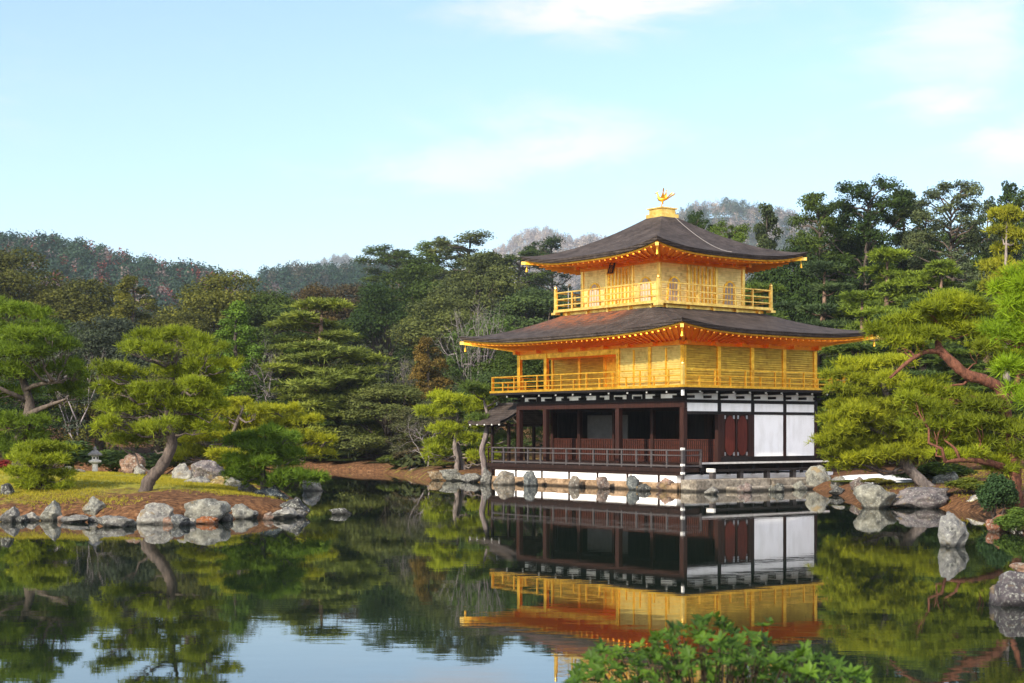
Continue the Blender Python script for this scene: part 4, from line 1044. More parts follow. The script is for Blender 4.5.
for kind, name, mk, lm in [('dome1','broadleaf_tree',lambda: proto_dome(1),'leaf'), ('dome2','broadleaf_tree',lambda: proto_dome(2),'leaf'), ('dome3','broadleaf_tree',lambda: proto_dome(33, squash=.8),'leaf'),
        ('cone1','cypress_tree',lambda: proto_cone(4),'leaf'), ('cone2','cypress_tree',lambda: proto_cone(5),'leaf'),
        ('rag1','tall_tree',lambda: proto_ragged(6),'leaf'), ('rag2','tall_tree',lambda: proto_ragged(7, bare=.45),'leaf'), ('rag3','tall_tree',lambda: proto_ragged(8, bare=.3),'leaf'),
        ('lay1','pine_tree',lambda: proto_layered(9),'needle'), ('lay2','pine_tree',lambda: proto_layered(10, 8),'needle'), ('lay3','pine_tree',lambda: proto_layered(11, 10, flat=.2),'needle'),
        ('tallpine','pine_tree',lambda: proto_layered(12, 5, 40, .7, .3),'needle'), ('bare1','bare_tree',lambda: proto_bare(13),None), ('bare2','bare_tree',lambda: proto_bare(14),None),
        ('shrub1','shrub',lambda: proto_shrub(15),'leaf'), ('shrub2','shrub',lambda: proto_shrub(16),'leaf')]:
    PROTO[kind] = (name, mk, lm, [])
BARK_C = {'leaf': (.07,.055,.045), 'pine': (.13,.085,.06), 'bare': (.2,.175,.18)}
_tr = random.Random(8)
def tree(kind, px, ytop, wpx, D, col, label, group, bark=None, cat='tree'):
    name, mk, lm, made = PROTO[kind]
    x = (px-512)*D/FPX; z0 = tz(x, D); ztop = HC+(YH-ytop)*D/FPX
    first = not made
    if first:
        tk, vf = mk(); made.append(tree_root(name, tk, vf, M[lm] if lm else None, 'foliage' if name == 'shrub' else 'crown'))
        o = made[0]; cv = []
        for c in o.children:
            q = np.empty(len(c.data.vertices)*3, np.float32); c.data.vertices.foreach_get('co', q); cv.append(q.reshape(-1, 3))
        cv = np.concatenate(cv); made.append((2*np.percentile(np.hypot(cv[:, 0], cv[:, 1]), 96), np.percentile(cv[:, 2], 99.8)))
    else: o = clone(made[0], (0,0,0))
    wm, hm = made[1]; sz = (ztop-z0)/hm; sx = wpx*D/FPX/wm*(1.3 if kind[:3] in ('rag', 'lay') else 1.1)
    o.location = (x, D, z0); o.rotation_euler = (0,0,_tr.uniform(0, 6.28)); o.scale = (sx, sx, sz)
    for c in o.children:
        if c.name.startswith('trunk'): c.color = (*(bark or BARK_C['pine' if 'pine' in name else 'bare' if 'bare' in name else 'leaf']), 1)
        else: c.color = (*(min(.4, q*(1.28 if lm == 'leaf' else 1.1)) for q in col), 1)
    tag(o, label, cat if cat != 'tree' or name != 'shrub' else 'shrub', group)
    return o
#@@FOREST
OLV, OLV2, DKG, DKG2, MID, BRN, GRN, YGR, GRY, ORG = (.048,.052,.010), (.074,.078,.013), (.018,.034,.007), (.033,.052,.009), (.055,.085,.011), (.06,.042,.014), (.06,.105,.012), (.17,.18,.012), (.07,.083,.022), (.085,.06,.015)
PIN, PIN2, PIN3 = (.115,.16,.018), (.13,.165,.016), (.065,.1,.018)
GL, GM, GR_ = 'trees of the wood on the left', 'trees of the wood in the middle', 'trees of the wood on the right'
for row in [
 # kind, px, top row, width px, depth, colour, label
 ('dome1', 10, 251, 112, 118, OLV, 'big olive brown domed tree on the skyline at the left edge of the picture'),
 ('dome2', 78, 281, 104, 116, OLV, 'broad brownish skyline tree between the left edge dome and the cone shaped tree'),
 ('dome3', 45, 318, 110, 108, DKG2, 'dark green tree above the flat boughs of the left edge pine'),
 ('cone1', 133, 277, 84, 112, OLV2, 'cone shaped olive tree standing behind the leaning island pine'),
 ('dome2', 100, 318, 100, 104, (.032,.042,.026), 'dark grey green round tree left of the top of the leaning island pine'),
 ('dome1', 222, 273, 108, 112, OLV2, 'tall domed olive tree rising before the gap between the two far hills'),
 ('dome3', 270, 292, 84, 110, DKG2, 'dark round tree just right of the tall domed olive tree'),
 ('dome2', 180, 312, 90, 106, OLV, 'olive tree low behind the top right of the leaning island pine'),
 ('cone2', 236, 302, 84, 102, GRN, 'bright green conifer in front of the tall domed olive tree'),
 ('dome1', 314, 285, 70, 128, BRN, 'brown tinged tree on the skyline below the small pale far hill'),
 ('dome2', 355, 284, 74, 130, (.05,.04,.022), 'dark brown tree on the skyline right of the brown tinged one'),
 ('lay1', 330, 300, 124, 102, (.13,.16,.03), 'largest layered pine of the wood, its flat boughs spreading left of the grey green tree'),
 ('lay3', 300, 345, 84, 102, PIN3, 'small dark layered pine at the left foot of the largest layered pine'),
 ('dome3', 160, 370, 100, 104, (.05,.055,.016), 'mossy olive tree low behind the trunk of the leaning island pine'),
 ('dome1', 100, 375, 90, 104, OLV2, 'ochre olive tree low behind the left boughs of the leaning island pine'),
 ('dome2', 20, 380, 110, 103, DKG, 'very dark tree behind the trunk of the left edge pine'),
 ('dome3', 205, 400, 90, 103, DKG, 'very dark low tree behind the yellow green island pine'),
 ('dome3', 270, 395, 90, 104, DKG2, 'dark low tree between the bare twigs and the yellow green island pine'),
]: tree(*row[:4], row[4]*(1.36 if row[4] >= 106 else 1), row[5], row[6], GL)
for row in [
 ('rag1', 397, 246, 66, 124, DKG2, 'tall ragged tree, first one breaking the skyline right of the bluish far hill'),
 ('rag2', 432, 243, 62, 124, MID, 'tall ragged tree on the skyline with a pale branching top, second from the far hill'),
 ('dome1', 415, 262, 90, 120, DKG2, 'dark round tree filling below the first two ragged skyline trees'),
 ('rag3', 478, 233, 84, 122, (.055,.068,.02), 'highest ragged tree left of the pavilion roof'),
 ('dome2', 480, 252, 100, 117, (.045,.056,.018), 'dark olive tree under the highest ragged tree'),
 ('rag1', 520, 250, 64, 124, DKG2, 'ragged tree at the left tip of the upper roof'),
 ('rag3', 556, 238, 56, 128, DKG, 'ragged dark tree top showing above the left slope of the upper roof'),
 ('dome3', 535, 290, 100, 112, (.04,.062,.018), 'green round tree left of the third floor balcony'),
 ('dome1', 440, 295, 88, 110, GRY, 'grey green round tree in the middle of the wood with pale twigs'),
 ('dome2', 385, 285, 80, 115, DKG, 'dark tree right of the dark brown skyline tree'),
 ('dome3', 490, 318, 90, 104, (.05,.08,.018), 'fresh green tree left of the lower roof tip'),
 ('cone1', 428, 338, 66, 100, ORG, 'orange tinted autumn tree in the middle of the wood'),
 ('dome1', 520, 340, 90, 98, DKG2, 'dark green tree behind the open loggia of the second floor'),
 ('dome3', 388, 384, 100, 99, GRY, 'pale grey green rounded tree overhanging the far shore'),
 ('dome2', 430, 402, 76, 92, (.045,.05,.022), 'dull green low tree behind the twin trunk pine'),
 ('dome1', 490, 372, 80, 92, (.045,.07,.02), 'green low tree behind the porch of the pavilion'),
 ('lay2', 350, 380, 74, 101, PIN3, 'low dark pine right under the largest layered pine'),
 ('dome2', 620, 300, 140, 118, DKG, 'dark tree hidden behind the pavilion, left half'),
 ('dome1', 720, 280, 140, 122, DKG, 'dark tree hidden behind the pavilion, right half'),
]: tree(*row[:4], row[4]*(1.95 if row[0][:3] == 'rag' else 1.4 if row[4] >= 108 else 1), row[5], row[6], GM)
for row in [
 ('rag3', 690, 212, 44, 150, DKG, 'small far tree top just right of the roof pedestal'),
 ('rag1', 727, 221, 46, 140, MID, 'tree top showing above the right slope of the upper roof, nearest the pedestal'),
 ('cone2', 767, 205, 62, 128, (.03,.042,.016), 'dark pointed conifer above the right slope of the upper roof'),
 ('rag2', 817, 194, 62, 124, DKG2, 'open crowned tree just right of the upper roof tip'),
 ('rag1', 869, 180, 70, 122, DKG, 'tallest open dark tree on the right skyline left of the tiered pine top'),
 ('lay3', 908, 192, 70, 124, (.04,.06,.022), 'pine with tiered top on the right skyline between the two tallest trees'),
 ('rag2', 958, 181, 76, 118, (.05,.065,.03), 'tall grey green tree with pale bare trunks on the right skyline'),
 ('rag2', 842, 203, 60, 136, DKG, 'dark tree top in the dip between the open crowned tree and the tallest dark tree'),
 ('rag3', 925, 206, 64, 138, DKG2, 'dark tree top in the dip right of the tiered pine top on the skyline'),
 ('cone1', 988, 200, 60, 140, DKG, 'dark conifer top left of the yellow pine with the bare trunk'),
 ('dome3', 850, 228, 90, 128, DKG, 'dark tree filling under the open crowned tree of the right skyline'),
 ('dome2', 905, 232, 100, 128, DKG, 'dark tree filling under the tiered pine top of the right skyline'),
 ('dome1', 965, 230, 90, 134, DKG2, 'dark tree behind the pale bare trunks of the right skyline'),
 ('cone1', 1010, 184, 70, 134, DKG, 'dark conifer on the skyline at the right edge of the picture'),
 ('rag3', 1034, 190, 70, 126, DKG2, 'ragged tree cut by the right edge of the picture'),
 ('dome2', 790, 250, 90, 122, DKG, 'dark tree filling behind the right end of the upper roof'),
 ('dome1', 1010, 250, 90, 120, (.012,.02,.01), 'blackish tree in deep shade behind the yellow pine with the bare trunk'),
 ('lay1', 882, 250, 104, 102, PIN, 'flat topped layered pine standing highest right of the upper roof'),
 ('lay2', 815, 262, 104, 104, (.05,.078,.028), 'layered pine right beside the third floor balcony'),
 ('lay3', 935, 262, 104, 100, PIN, 'layered pine left of the yellow pine with the bare trunk'),
 ('lay1', 770, 285, 90, 98, PIN3, 'dark layered pine close behind the right end of the lower roof'),
 ('lay2', 850, 292, 110, 92, PIN, 'layered pine above the right tip of the lower roof'),
 ('lay1', 985, 282, 100, 92, (.06,.09,.022), 'layered pine below the yellow pine with the bare trunk'),
 ('lay3', 915, 300, 110, 86, (.045,.075,.022), 'layered pine behind the bent red limb of the big shore pine'),
 ('lay2', 860, 345, 110, 82, PIN3, 'dark layered pine behind the boughs beside the white wall'),
 ('lay1', 950, 350, 110, 78, PIN3, 'dark layered pine deep behind the boughs of the big shore pine'),
  ('dome3', 900, 400, 90, 74, DKG, 'dark low tree behind the leaning grey trunk'),
 ('dome2', 1000, 400, 110, 66, DKG2, 'dark low tree behind the trunk of the big shore pine'),
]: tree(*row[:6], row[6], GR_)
tree('tallpine', 1008, 206, 50, 88, YGR, 'yellow green pine with a tall bare pale trunk near the right edge', GR_, bark=(.19,.16,.145))
for kind, px, yt, w, D, lb in [('bare1', 272, 336, 76, 100, 'bare grey twiggy tree between the bright green conifer and the largest layered pine'),
        ('bare2', 78, 345, 70, 101, 'bare grey twiggy tree right of the left edge pine'), ('bare1', 428, 415, 64, 86, 'bare pinkish grey tree left of the twin trunk pine'),
        ('bare2', 470, 300, 70, 101, 'bare pale tree among the greens left of the lower roof tip'), ('bare2', 395, 355, 50, 102, 'bare grey tree between the orange tree and the largest layered pine')]:
    tree(kind, px, yt, w, D, (1,1,1), lb, 'bare trees of the wood')
for kind, px, yt, w, D, c, lb in [('shrub1', 335, 447, 44, 100, (.06,.085,.02), 'green shrub on the brown bank of the far shore'), ('shrub2', 372, 440, 60, 99, (.045,.05,.025), 'grey green shrub overhanging the far shore'),
        ('shrub1', 420, 448, 44, 88, (.055,.045,.02), 'brownish shrub left of the twin trunk pine'), ('shrub2', 475, 440, 56, 84, (.06,.09,.02), 'green shrub behind the porch posts'),
        ('shrub1', 60, 442, 80, 61, (.05,.08,.02), 'green shrub behind the small island pine'), ('shrub2', 118, 450, 50, 61, (.06,.09,.02), 'green shrub behind the stone lantern'),
        ('shrub1', 160, 452, 50, 60, (.045,.07,.02), 'green shrub behind the reddish split boulder'), ('shrub2', 2, 460, 36, 58, (.16,.02,.02), 'dark red shrub at the left edge of the island'),
        ('shrub2', 996, 474, 34, 43, (.022,.045,.016), 'dark green shrub at the foot of the big shore pine'), ('shrub1', 1014, 508, 34, 38, (.05,.085,.015), 'bright green plant on the right shore near the rusty reddish rock'),
        ('shrub2', 920, 470, 50, 57, (.04,.065,.015), 'low mossy shrub behind the leaning grey trunk'), ('shrub1', 880, 478, 30, 57, (.13,.12,.02), 'small yellow green shrub above the long low shore rocks'),
        ('shrub1', 240, 448, 70, 101, (.045,.07,.018), 'green shrub behind the yellow green island pine'), ('shrub2', 300, 446, 50, 101, (.06,.05,.02), 'olive shrub on the far shore above the small peaked water rock'),
        ('shrub2', 318, 455, 40, 99.5, (.05,.07,.012), 'dark shrub at the water right of the small peaked rock'), ('shrub1', 345, 459, 36, 98.5, (.04,.055,.012), 'dark low shrub at the middle of the brown far shore'),
        ('shrub2', 412, 460, 36, 87.5, (.04,.06,.012), 'dark shrub at the water below the bare pinkish tree'), ('shrub1', 385, 462, 40, 96, (.035,.05,.012), 'dark shrub hanging over the water below the grey green rounded tree'),
        ('shrub1', 398, 455, 34, 91, (.07,.09,.014), 'low olive shrub at the bend of the far shore below the grey green tree'), ('shrub2', 446, 462, 30, 82, (.09,.1,.014), 'low yellowish shrub at the foot of the twin trunk pine'),
        ('shrub1', 970, 478, 40, 50, (.08,.1,.013), 'low green shrub on the bank right of the leaning grey trunk'), ('shrub2', 850, 480, 34, 62, (.09,.11,.013), 'low shrub beside the white gravel patch under the pine boughs'),
        ('shrub1', 358, 458, 30, 100, (.09,.1,.014), 'small yellow green shrub on the brown bank before the dark trees'), ('shrub2', 945, 462, 50, 56, (.05,.08,.012), 'green shrub behind the grey rock by the leaning grey trunk')]:
    tree(kind, px, yt, w, D, c, lb, 'shrubs round the pond', cat='shrub')

# dense understorey between the trunks of the wood: one uncountable mass
def undergrowth():
    rng = np.random.default_rng(77); cl = []
    for i in range(900):
        y = rng.uniform(100, 235); x = rng.uniform(-.40, .42)*y*1.15
        if -9 < x < 22 and y < 84: continue
        z = tz(x, y); h = rng.uniform(1.5, 6.5)*(1+max(0, y-150)/120); r = rng.uniform(1.4, 2.8)*(1+max(0, y-150)/120)
        cl.append((x, y, z+h*.6, r, r, h*.6))
    for i in range(150):
        x = rng.uniform(16, 60); y = rng.uniform(72, 104); z = tz(x, y); h = rng.uniform(1, 4); r = rng.uniform(1, 2)
        if x < .235*y: continue
        cl.append((x, y, z+h*.5, r, r, h*.55))
    for i in range(130):                                 # the wood goes on beyond both sides of the view
        y = rng.uniform(16, 72); x = .365*y+2.5+rng.uniform(0, 1)**1.3*22; z = tz(x, y)
        if z < .3: continue
        h = rng.uniform(.8, 4.5)*(.5+min(1, (x-.365*y)/12)); r = rng.uniform(.7, 1.6); cl.append((x, y, z+h*.5, r, r, h*.55))
    for i in range(90):
        x = rng.uniform(-19, -4); y = rng.uniform(84, 104); z = tz(x, y)
        if .3 < z < 2.2: h = rng.uniform(.5, 1.5); r = rng.uniform(.5, 1.1); cl.append((x, y, z+h*.4, r, r, h*.55))
    for i in range(110):
        y = rng.uniform(82, 106); x = rng.uniform(-80, -30); z = tz(x, y)
        if z > .3: h = rng.uniform(1, 5); r = rng.uniform(1, 2.2); cl.append((x, y, z+h*.5, r, r, h*.55))
    V, F, T = clump_leaves(cl, 200000, .45, rng)
    o = np_mesh('forest_undergrowth', V, F, M['leaf'], T); o.color = (.03,.038,.014,1); tag(o, kind='stuff')
undergrowth()

# ------------------------------------------------------------------ far hills and their woods
def hill(name, pts, D, depth, col, tint_cols, tree_h, n, seed):
    """pts: skyline (px, row); a rounded ridge at depth D falling towards the viewer, covered by a far-off wood"""
    rng = np.random.default_rng(seed); px = np.array([p[0] for p in pts], float); py = np.array([p[1] for p in pts], float)
    def ridge(x): return HC+(YH-np.interp(512+x*FPX/D, px, py))*D/FPX-tree_h*1.35
    xs = np.linspace((px[0]-512)*D/FPX, (px[-1]-512)*D/FPX, 90); ts = np.linspace(-1, 1.0, 26)
    X, T = np.meshgrid(xs, ts); prof = np.cos(np.clip(T, -1, 1)*math.pi/2)**1.1
    Z = np.maximum(ridge(X), 2)*prof*(1+.02*wob(X, T*depth, .02)*(np.abs(T) > .05)); Y = D+T*depth
    id_ = np.arange(X.size).reshape(X.shape); F = np.stack([id_[:-1,:-1], id_[:-1,1:], id_[1:,1:], id_[1:,:-1]], -1).reshape(-1, 4)
    o = np_mesh(name, np.stack([X, Y, Z], -1).reshape(-1, 3), F, M['hill'], smooth=True); tag(o, kind='structure')
    k = n; tx = rng.uniform(xs[0], xs[-1], k); tt = -rng.random(k)**1.1*.66+.05
    zz = np.maximum(ridge(tx), 2)*np.cos(tt*math.pi/2)**1.1*(1+.02*wob(tx, tt*depth, .02)*(np.abs(tt) > .05))-.3
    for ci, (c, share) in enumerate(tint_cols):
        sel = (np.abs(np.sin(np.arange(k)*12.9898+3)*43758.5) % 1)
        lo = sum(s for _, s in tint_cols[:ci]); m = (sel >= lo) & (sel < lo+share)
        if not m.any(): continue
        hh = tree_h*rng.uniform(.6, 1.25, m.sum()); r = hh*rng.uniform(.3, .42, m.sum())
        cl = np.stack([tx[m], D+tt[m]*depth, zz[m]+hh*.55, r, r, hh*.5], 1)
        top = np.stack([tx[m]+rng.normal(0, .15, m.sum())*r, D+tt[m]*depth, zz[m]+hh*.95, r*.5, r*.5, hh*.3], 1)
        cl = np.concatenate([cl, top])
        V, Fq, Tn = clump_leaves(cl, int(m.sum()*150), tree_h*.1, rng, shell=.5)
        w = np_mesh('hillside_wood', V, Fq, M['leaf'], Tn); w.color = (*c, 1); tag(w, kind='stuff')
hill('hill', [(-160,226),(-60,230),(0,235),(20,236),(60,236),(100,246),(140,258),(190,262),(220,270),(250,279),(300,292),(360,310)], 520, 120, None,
     [((.034,.064,.042), .58), ((.026,.055,.042), .22), ((.15,.05,.042), .09), ((.15,.12,.11), .11)], 9.5, 2600, 21)  # first two greens are bluer: haze tint put into the leaf colour
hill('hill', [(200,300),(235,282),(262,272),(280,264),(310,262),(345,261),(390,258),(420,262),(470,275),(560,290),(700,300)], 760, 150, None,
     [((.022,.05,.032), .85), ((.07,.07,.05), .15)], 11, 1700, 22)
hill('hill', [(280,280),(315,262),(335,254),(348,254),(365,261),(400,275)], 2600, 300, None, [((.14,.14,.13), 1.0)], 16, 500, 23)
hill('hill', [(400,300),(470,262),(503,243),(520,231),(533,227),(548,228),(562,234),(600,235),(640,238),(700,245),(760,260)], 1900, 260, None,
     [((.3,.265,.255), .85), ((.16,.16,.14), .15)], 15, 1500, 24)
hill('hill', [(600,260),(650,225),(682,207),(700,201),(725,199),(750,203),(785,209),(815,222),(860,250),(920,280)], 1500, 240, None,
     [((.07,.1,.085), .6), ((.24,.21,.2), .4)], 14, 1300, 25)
#@@HEROES
# ------------------------------------------------------------------ garden pines near the water
def garden_pine(name, label, D, trunks, pads, col, bark, L=.15, w=.014, k=9, dens=150, depth=.8, extra=1.3, seed=1, group=None, foot=None, lift=0, limbs=True):
    """trunks: lists of (px,row,offset in depth,radius m); pads: (px,row,width px,height px); pads are repeated through the depth of the crown"""
    rng = np.random.default_rng(seed); m = D/FPX
    f = trunks[0][0]; base = P(f[0], f[1], D+f[2])
    o = empty(name, base); tag(o, label, 'pine tree', group)
    tk = MB(); lines = []
    for ti, tr in enumerate(trunks):
        pts = [P(p[0], p[1], D+p[2])-base for p in tr]; rad = [p[3] for p in tr]
        if ti == 0: pts.insert(0, pts[0]-Vector((0,0,.5))+(pts[0]-pts[1])*.15); rad.insert(0, rad[0]*1.35)
        sm, rs = [], []                                  # smooth the trunk line
        for i in range(len(pts)-1):
            a = pts[max(i-1, 0)]; b = pts[i]; c = pts[i+1]; d = pts[min(i+2, len(pts)-1)]
            for q in range(5):
                t = q/5
                sm.append(.5*((2*b)+(c-a)*t+(2*a-5*b+4*c-d)*t*t+(3*b-a-3*c+d)*t**3)); rs.append(rad[i]*(1-t)+rad[i+1]*t)
        sm.append(pts[-1]); rs.append(rad[-1])
        tk.tube(sm, rs, 9, .22, seed+ti); lines += sm[3:]
    R = (max(p[0]+p[2]/2 for p in pads)-min(p[0]-p[2]/2 for p in pads))*m/2
    cxp = sum(p[0] for p in pads)/len(pads)
    ps = []
    for p in pads:
        n = 1+int(extra)+(rng.random() < extra % 1)
        room = math.sqrt(max(.15, 1-((p[0]-cxp)*m/(R*1.05))**2))
        for q in range(n):
            dy = rng.uniform(-1, 1)*R*depth*room if q else rng.uniform(-.35, .35)*R*depth*room
            jx, jy = (rng.normal(0, .25)*p[2], rng.normal(0, .35)*p[3]) if q else (0, 0)
            c = P(p[0]+jx, p[1]+jy, D+dy)-base; rx = p[2]*m/2*(rng.uniform(.6, .95) if q else 1)
            ps.append((c.x, c.y, c.z, rx, rx*rng.uniform(.75, 1.0), p[3]*m/2*1.55))
    if limbs:
        for c in ps:
            e = Vector((c[0], c[1], c[2]-c[5]*.3))
            best = min(lines, key=lambda q: (q-e).length + (2.0*max(0, q.z-e.z)))
            ln = (best-e).length
            if ln < .12: continue
            r0 = min(.09, .018+.02*ln)
            cv = curve(best, e, -.06*ln, rng, 6, .12); tk.tube(cv, [r0, r0*.85, r0*.7, r0*.55, r0*.4, r0*.2], 6, .15, seed)
            for q in range(3):
                s = cv[3]; e2 = Vector((c[0], c[1], c[2]))+Vector((rng.uniform(-.7, .7)*c[3], rng.uniform(-.7, .7)*c[4], rng.uniform(-.2, .4)*c[5]))
                tk.tube([s, s.lerp(e2, .5)+Vector(rng.normal(size=3))*.05, e2], [r0*.45, r0*.3, r0*.12], 4)
    t = tk.build('trunk', M['bark'], o, smooth=True); t.color = (*bark, 1)
    V, F, T = pad_tufts(ps, dens, k, L, w, rng, 8)
    cr = np_mesh('crown', V, F, M['needle'], T, o); cr.color = (*col, 1)
    return o
RB, GB = (.11,.045,.028), (.1,.085,.08)
garden_pine('pine_tree', 'leaning pine with a dark curved trunk in the middle of the island grass', 46,
    [[(146,488,0,.2),(151,478,0,.19),(161,467,.05,.18),(168,455,.1,.17),(172,442,.1,.16),(170,425,.05,.15),(168,408,0,.13),(171,390,0,.11),(173,372,.1,.08),(178,350,.1,.04)],
     [(169,410,0,.07),(180,396,-.3,.06),(192,385,-.5,.05),(200,376,-.4,.03)], [(172,390,0,.06),(182,380,.2,.05),(186,374,.3,.03)]],
    [(150,338,44,11),(174,335,36,9),(196,341,36,10),(134,352,38,12),(165,352,46,12),(206,353,42,12),(224,349,20,9),(124,374,42,14),(160,375,50,14),(200,376,52,14),(227,367,32,12),
     (116,391,36,13),(150,393,56,14),(194,393,54,14),(216,385,34,12),(112,411,40,14),(150,410,52,14),(190,408,54,12),(212,404,26,10),(114,427,42,14),(146,429,46,12),(186,426,44,12),(205,431,34,11),(118,443,34,11),(142,441,32,10)],
    (.15,.19,.012), (.075,.06,.052), seed=41, dens=76, extra=.75, L=0.2, w=0.02)
garden_pine('pine_tree', 'tall pine at the left edge with a grey trunk and wide flat boughs', 56,
    [[(17,480,0,.3),(19,460,0,.27),(20,440,0,.25),(26,422,0,.22),(30,410,.1,.2),(27,392,0,.16),(20,372,0,.12),(14,350,0,.08),(12,325,0,.04)],
     [(28,415,0,.12),(42,408,-.5,.09),(58,402,-.8,.06),(66,399,-.9,.03)], [(24,390,0,.1),(40,384,-.6,.08),(58,382,-1,.05)], [(26,400,0,.1),(8,392,-.5,.08),(-8,384,-.7,.06)]],
    [(14,313,50,12),(-14,325,50,14),(42,318,26,10),(22,336,64,13),(50,333,30,10),(-12,348,50,13),(14,352,56,12),(50,351,46,12),(68,348,26,10),(-14,372,56,14),(16,374,60,13),(60,371,54,14),(78,377,22,10),
     (68,391,50,13),(20,395,50,11),(-16,396,50,14),(80,396,20,10),(38,424,44,10),(4,422,34,12),(30,438,44,12),(-12,440,40,14),(2,448,36,10)],
    (.09,.14,.012), (.085,.068,.058), seed=42, dens=54, extra=.8, L=0.23, w=0.024)
garden_pine('pine_tree', 'small bushy pine on the island grass behind the upright pale squarish rock', 46.5,
    [[(42,497,0,.08),(43,486,0,.07),(42,474,0,.06),(41,460,0,.04),(42,448,0,.02)]],
    [(42,447,32,8),(30,453,34,9),(54,453,32,9),(24,463,34,10),(46,463,42,10),(62,465,24,9),(20,475,28,10),(44,475,46,9),(64,476,24,9),(26,487,34,10),(50,489,38,10),(66,487,20,9)],
    (.17,.21,.013), (.1,.08,.06), seed=43, dens=85, L=0.17, w=0.019)
garden_pine('pine_tree', 'low spreading dark green pine at the right tip of the island', 48,
    [[(262,502,0,.13),(264,488,0,.12),(262,474,0,.1),(265,458,0,.07),(266,440,0,.03)]],
    [(265,434,42,9),(246,443,38,10),(284,443,36,9),(262,452,54,10),(288,455,26,9),(238,462,34,10),(266,465,54,10),(290,465,26,9),(248,476,40,10),(284,477,46,10),(268,485,44,8)],
    (.085,.145,.015), (.08,.07,.06), seed=44, dens=88, extra=.8, L=0.2, w=0.02)
garden_pine('pine_tree', 'yellow green pine with many small pads behind the rock heap on the island', 60,
    [[(232,486,0,.15),(234,465,0,.13),(230,445,0,.11),(236,425,0,.08),(243,408,0,.04)], [(277,487,.4,.12),(279,462,.4,.1),(284,440,.4,.07),(288,418,.4,.03)]],
    [(238,403,30,7),(222,413,40,8),(258,411,40,8),(286,411,34,8),(200,426,44,8),(240,424,50,8),(288,424,46,8),(312,421,26,7),(190,442,34,8),(226,438,44,8),(262,438,46,8),(300,438,44,8),(320,444,20,7),
     (182,457,30,8),(212,456,46,8),(246,455,40,8),(306,454,40,8),(215,468,40,8)],
    (.21,.225,.012), (.11,.09,.08), seed=45, dens=56, depth=.55, L=0.22, w=0.026)
garden_pine('pine_tree', 'yellow green pine with twin pale trunks left of the pavilion porch', 79,
    [[(457,476,0,.17),(457,460,0,.15),(455,445,0,.13),(458,425,0,.1),(456,408,0,.05)], [(466,475,.3,.16),(461,458,.3,.13),(458,440,.3,.1),(466,418,.3,.06),(472,405,.3,.03)]],
    [(450,401,34,8),(478,401,28,8),(440,414,40,9),(468,411,38,8),(487,409,22,7),(446,431,44,9),(478,428,28,8),(437,446,36,9),(470,440,30,8),(485,447,22,8),(436,458,24,8),(478,458,32,8)],
    (.2,.24,.014), (.15,.125,.115), seed=46, dens=40, depth=.7, L=0.26, w=0.032)
garden_pine('pine_tree', 'grey trunked pine beside the pavilion porch at the water', 76.5,
    [[(484,482,0,.17),(484,465,0,.16),(482,450,0,.15),(486,435,0,.14),(488,420,.2,.1),(484,400,.5,.06)]],
    [(484,392,34,9),(496,398,26,8),(474,420,20,7),(508,440,26,8)], (.075,.115,.02), (.14,.115,.11), seed=47, dens=42, depth=.6, L=0.26, w=0.032)
garden_pine('pine_tree', 'leaning grey trunk pine whose yellow green boughs hang beside the white wall', 53,
    [[(934,494,0,.24),(926,486,0,.22),(915,475,.1,.2),(906,464,.2,.19),(898,448,.4,.17),(893,432,.4,.15),(893,415,.3,.12),(886,395,0,.09),(880,375,-.2,.06)],
     [(894,440,.3,.1),(875,430,-.2,.08),(855,425,-.4,.05)]],
    [(862,368,48,11),(842,379,46,11),(872,381,52,12),(896,364,40,11),(852,394,52,12),(884,391,50,12),(840,409,44,11),(868,410,56,12),(900,409,48,12),(838,424,44,11),(870,426,58,12),(905,424,46,12),
     (836,441,44,11),(866,442,56,12),(898,438,52,12),(842,455,48,11),(872,457,60,12),(906,455,50,12),(848,466,44,9),(925,445,44,12)],
    (.19,.215,.011), GB, seed=48, dens=64, depth=.6, extra=.6, L=0.24, w=0.024)
garden_pine('pine_tree', 'big shore pine with a bent red brown limb reaching left over the bank', 44,
    [[(1017,514,0,.27),(1013,490,0,.25),(1014,468,0,.23),(1010,446,0,.21),(1006,422,0,.19),(1004,402,0,.18),(999,388,0,.17),(984,380,-.1,.165),(968,375,-.2,.16),(954,364,-.2,.15),(942,352,-.1,.13),(938,343,.1,.1),(944,330,.2,.06),(950,315,.3,.03)],
     [(942,352,-.1,.09),(925,352,-.3,.07),(908,362,-.5,.06),(890,378,-.5,.04)], [(1012,470,0,.12),(990,463,-.5,.1),(965,460,-.9,.07),(945,462,-1.1,.04)], [(1005,410,0,.1),(1016,385,.4,.09),(1020,360,.6,.06),(1014,330,.6,.03)]],
    [(955,305,54,12),(930,313,46,12),(976,312,40,12),(905,324,46,12),(946,324,56,12),(886,334,46,12),(922,336,60,12),(904,347,46,12),(970,332,44,12),(1000,338,50,14),(1012,312,40,13),
     (980,350,36,10),(1012,362,44,14),(925,392,46,12),(956,398,56,13),(985,410,58,14),(940,413,62,13),(976,428,62,14),(928,427,50,12),(945,441,58,13),(980,447,64,13),(1010,432,44,14),(1012,452,40,12),(915,402,40,11),(960,458,52,11),(1000,465,46,10)],
    (.15,.185,.01), RB, seed=49, dens=64, depth=.55, extra=.45, L=0.24, w=0.023)
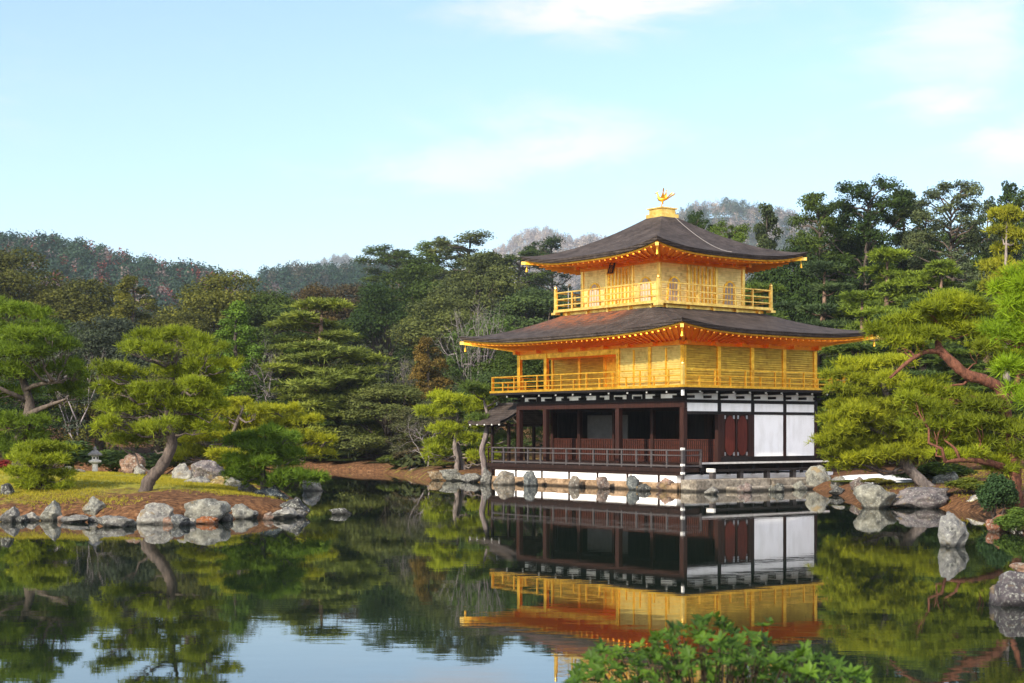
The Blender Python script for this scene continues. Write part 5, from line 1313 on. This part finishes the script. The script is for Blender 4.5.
garden_pine('pine_tree', 'nearest bright green pine whose long needles enter at the right edge of the picture', 31,
    [[(1078,520,0,.2),(1072,470,0,.18),(1066,420,0,.16),(1058,370,0,.13),(1052,320,0,.1),(1048,285,0,.05)]],
    [(1018,282,36,14),(1046,272,50,16),(1004,296,30,14),(1030,290,50,18),(1014,312,44,18),(1046,320,50,18),(1000,336,34,16),(1028,344,50,18),(1012,370,44,18),(1044,375,50,18),(1022,394,36,14),(1056,405,50,18)],
    (.15,.235,.01), RB, seed=50, dens=110, depth=.7, extra=.8, L=0.24, w=0.017)

# white gravel patch on the right bank
gv = MB(); pts = []
for k in range(28):
    a = 2*math.pi*k/28; r = 1+.12*math.sin(3*a+1); pts.append((15.3+1.5*r*math.cos(a), 61.5+4.6*r*math.sin(a)))
gv.v = [(x, y, tz(x, y)+.07) for x, y in pts]+[(15.3, 61.5, tz(15.3, 61.5)+.16)]
gv.f = [(k, (k+1) % 28, 28) for k in range(28)]
tag(gv.build('gravel_patch', M['gravel']), kind='structure')

# ------------------------------------------------------------------ leafy bush in the foreground
def bush():
    D = 8.6; rng = np.random.default_rng(91); m = D/FPX
    b = P(715, 760, D); o = empty('foreground_bush', (b.x, D, .62)); tag(o, 'bright green leafy bush at the bottom of the picture on the near bank', 'bush')
    prof = [(572,668),(585,650),(600,640),(630,645),(655,632),(675,618),(700,612),(720,611),(740,622),(765,628),(785,648),(805,640),(820,648),(845,655),(868,668)]
    px = np.array([p[0] for p in prof], float); py = np.array([p[1] for p in prof], float)
    Cs, As = [], []; tk = MB()
    for i in range(720):
        x = rng.uniform(570, 870); top = np.interp(x, px, py); dy = rng.uniform(-.75, .75)
        # rounded crown: rows fall away towards front and back
        row = top+ (abs(dy)/.75)**2*18 + rng.random()**1.3*95 + 6
        c = P(x, row, D+dy)-Vector(o.location); Cs.append(c); As.append(unit(np.array([rng.normal()*.45, -.35+rng.normal()*.4, 1.0])))
    sprig = P(763, 626, D)-Vector(o.location); Cs.append(sprig); As.append(np.array([.2, -.2, 1.0])); Cs.append(P(770, 622, D)-Vector(o.location)); As.append(np.array([.5, -.1, 1.0]))
    V, F, T = [], [], []; nv = 0
    for c, a in zip(Cs, As):
        c = np.array(c); n = rng.integers(7, 12); t0 = rng.normal(.45, .24); u = unit(np.cross(a, [.3, .9, .1])); v = np.cross(a, u)
        for q in range(n):
            ang = q*2.4+rng.normal()*.2; el = rng.uniform(.05, .75); d = unit((u*math.cos(ang)+v*math.sin(ang))*math.cos(el)+a*math.sin(el)); ln = rng.uniform(.034, .08); wd = ln*.2
            s = unit(np.cross(d, a)); up = np.cross(s, d)
            p = [c, c+d*ln*.45+s*wd-up*.002, c+d*ln-a*ln*.14, c+d*ln*.45-s*wd-up*.002, c+d*ln*.5+up*(-.006)]
            V += [p[0], p[1], p[4], p[0], p[4], p[3], p[1], p[2], p[4], p[4], p[2], p[3]]; F += [(nv+3*k, nv+3*k+1, nv+3*k+2) for k in range(4)]; nv += 12
            T += [min(1, max(0, t0+rng.normal()*.12))]*4
        if rng.random() < .5:
            tk.tube([Vector(c), Vector(c)*.7+Vector((0,0,-.12)), Vector((c[0]*.3, c[1]*.3, -.1))], [.003,.006,.012], 4)
    np_mesh('foliage', V, F, M['glossy_leaf'], T, o).color = (.05,.1,.012,1)
    tk.build('stems', M['bark'], o).color = (.045,.032,.022,1)
bush()
# short grass and fallen needles on the moss: uncountable
def grass():
    rng = np.random.default_rng(123); n = 60000
    x = np.concatenate([rng.uniform(-22, -5, n), rng.uniform(11, 24, n//9)]); y = np.concatenate([rng.uniform(41, 62, n), rng.uniform(42, 66, n//9)])
    di_ = poly_sd(x, y, ISLAND); z = terrain(x, y); patch = -1.1*np.exp(-np.maximum(di_, 0)/1.3)*(di_ > 0)+wob(x, y, 1.3)-.25*np.exp(-((x+9.6)**2/6+(y-44.6)**2/3.5))*4+.5*wob(x, y, 3.1)+rng.normal(0, .35, len(x)); k = (z > .2) & (patch > -.1); x, y, z, pt = x[k], y[k], z[k], patch[k]
    A = np.tile(np.array([[0, 0, 1.]]), (len(x), 1)); C = np.stack([x, y, z-.01], 1)
    V, F, T = tufts(C, A, 5, .085, .014, rng, np.clip(.5+.25*pt, 0, 1), .8)
    o = np_mesh('grass', V, F, M['needle'], T); o.color = (.24,.215,.022,1); tag(o, kind='stuff')
grass()
#@@HAZE
def haze():
    m = bpy.data.materials.new('haze_air'); m.use_nodes = True; nt = m.node_tree; nt.nodes.remove(nt.nodes['Principled BSDF'])
    v = N(nt, 'ShaderNodeVolumePrincipled'); v.inputs['Color'].default_value = (.8,.9,1,1); v.inputs['Density'].default_value = HAZE
    v.inputs['Anisotropy'].default_value = .2
    nt.links.new(v.outputs[0], nt.nodes['Material Output'].inputs['Volume'])
    o = MB().box(-3000, 3000, -200, 5200, -2.2, 420).build('haze', m); tag(o, kind='stuff')
HAZE = .00014
haze()
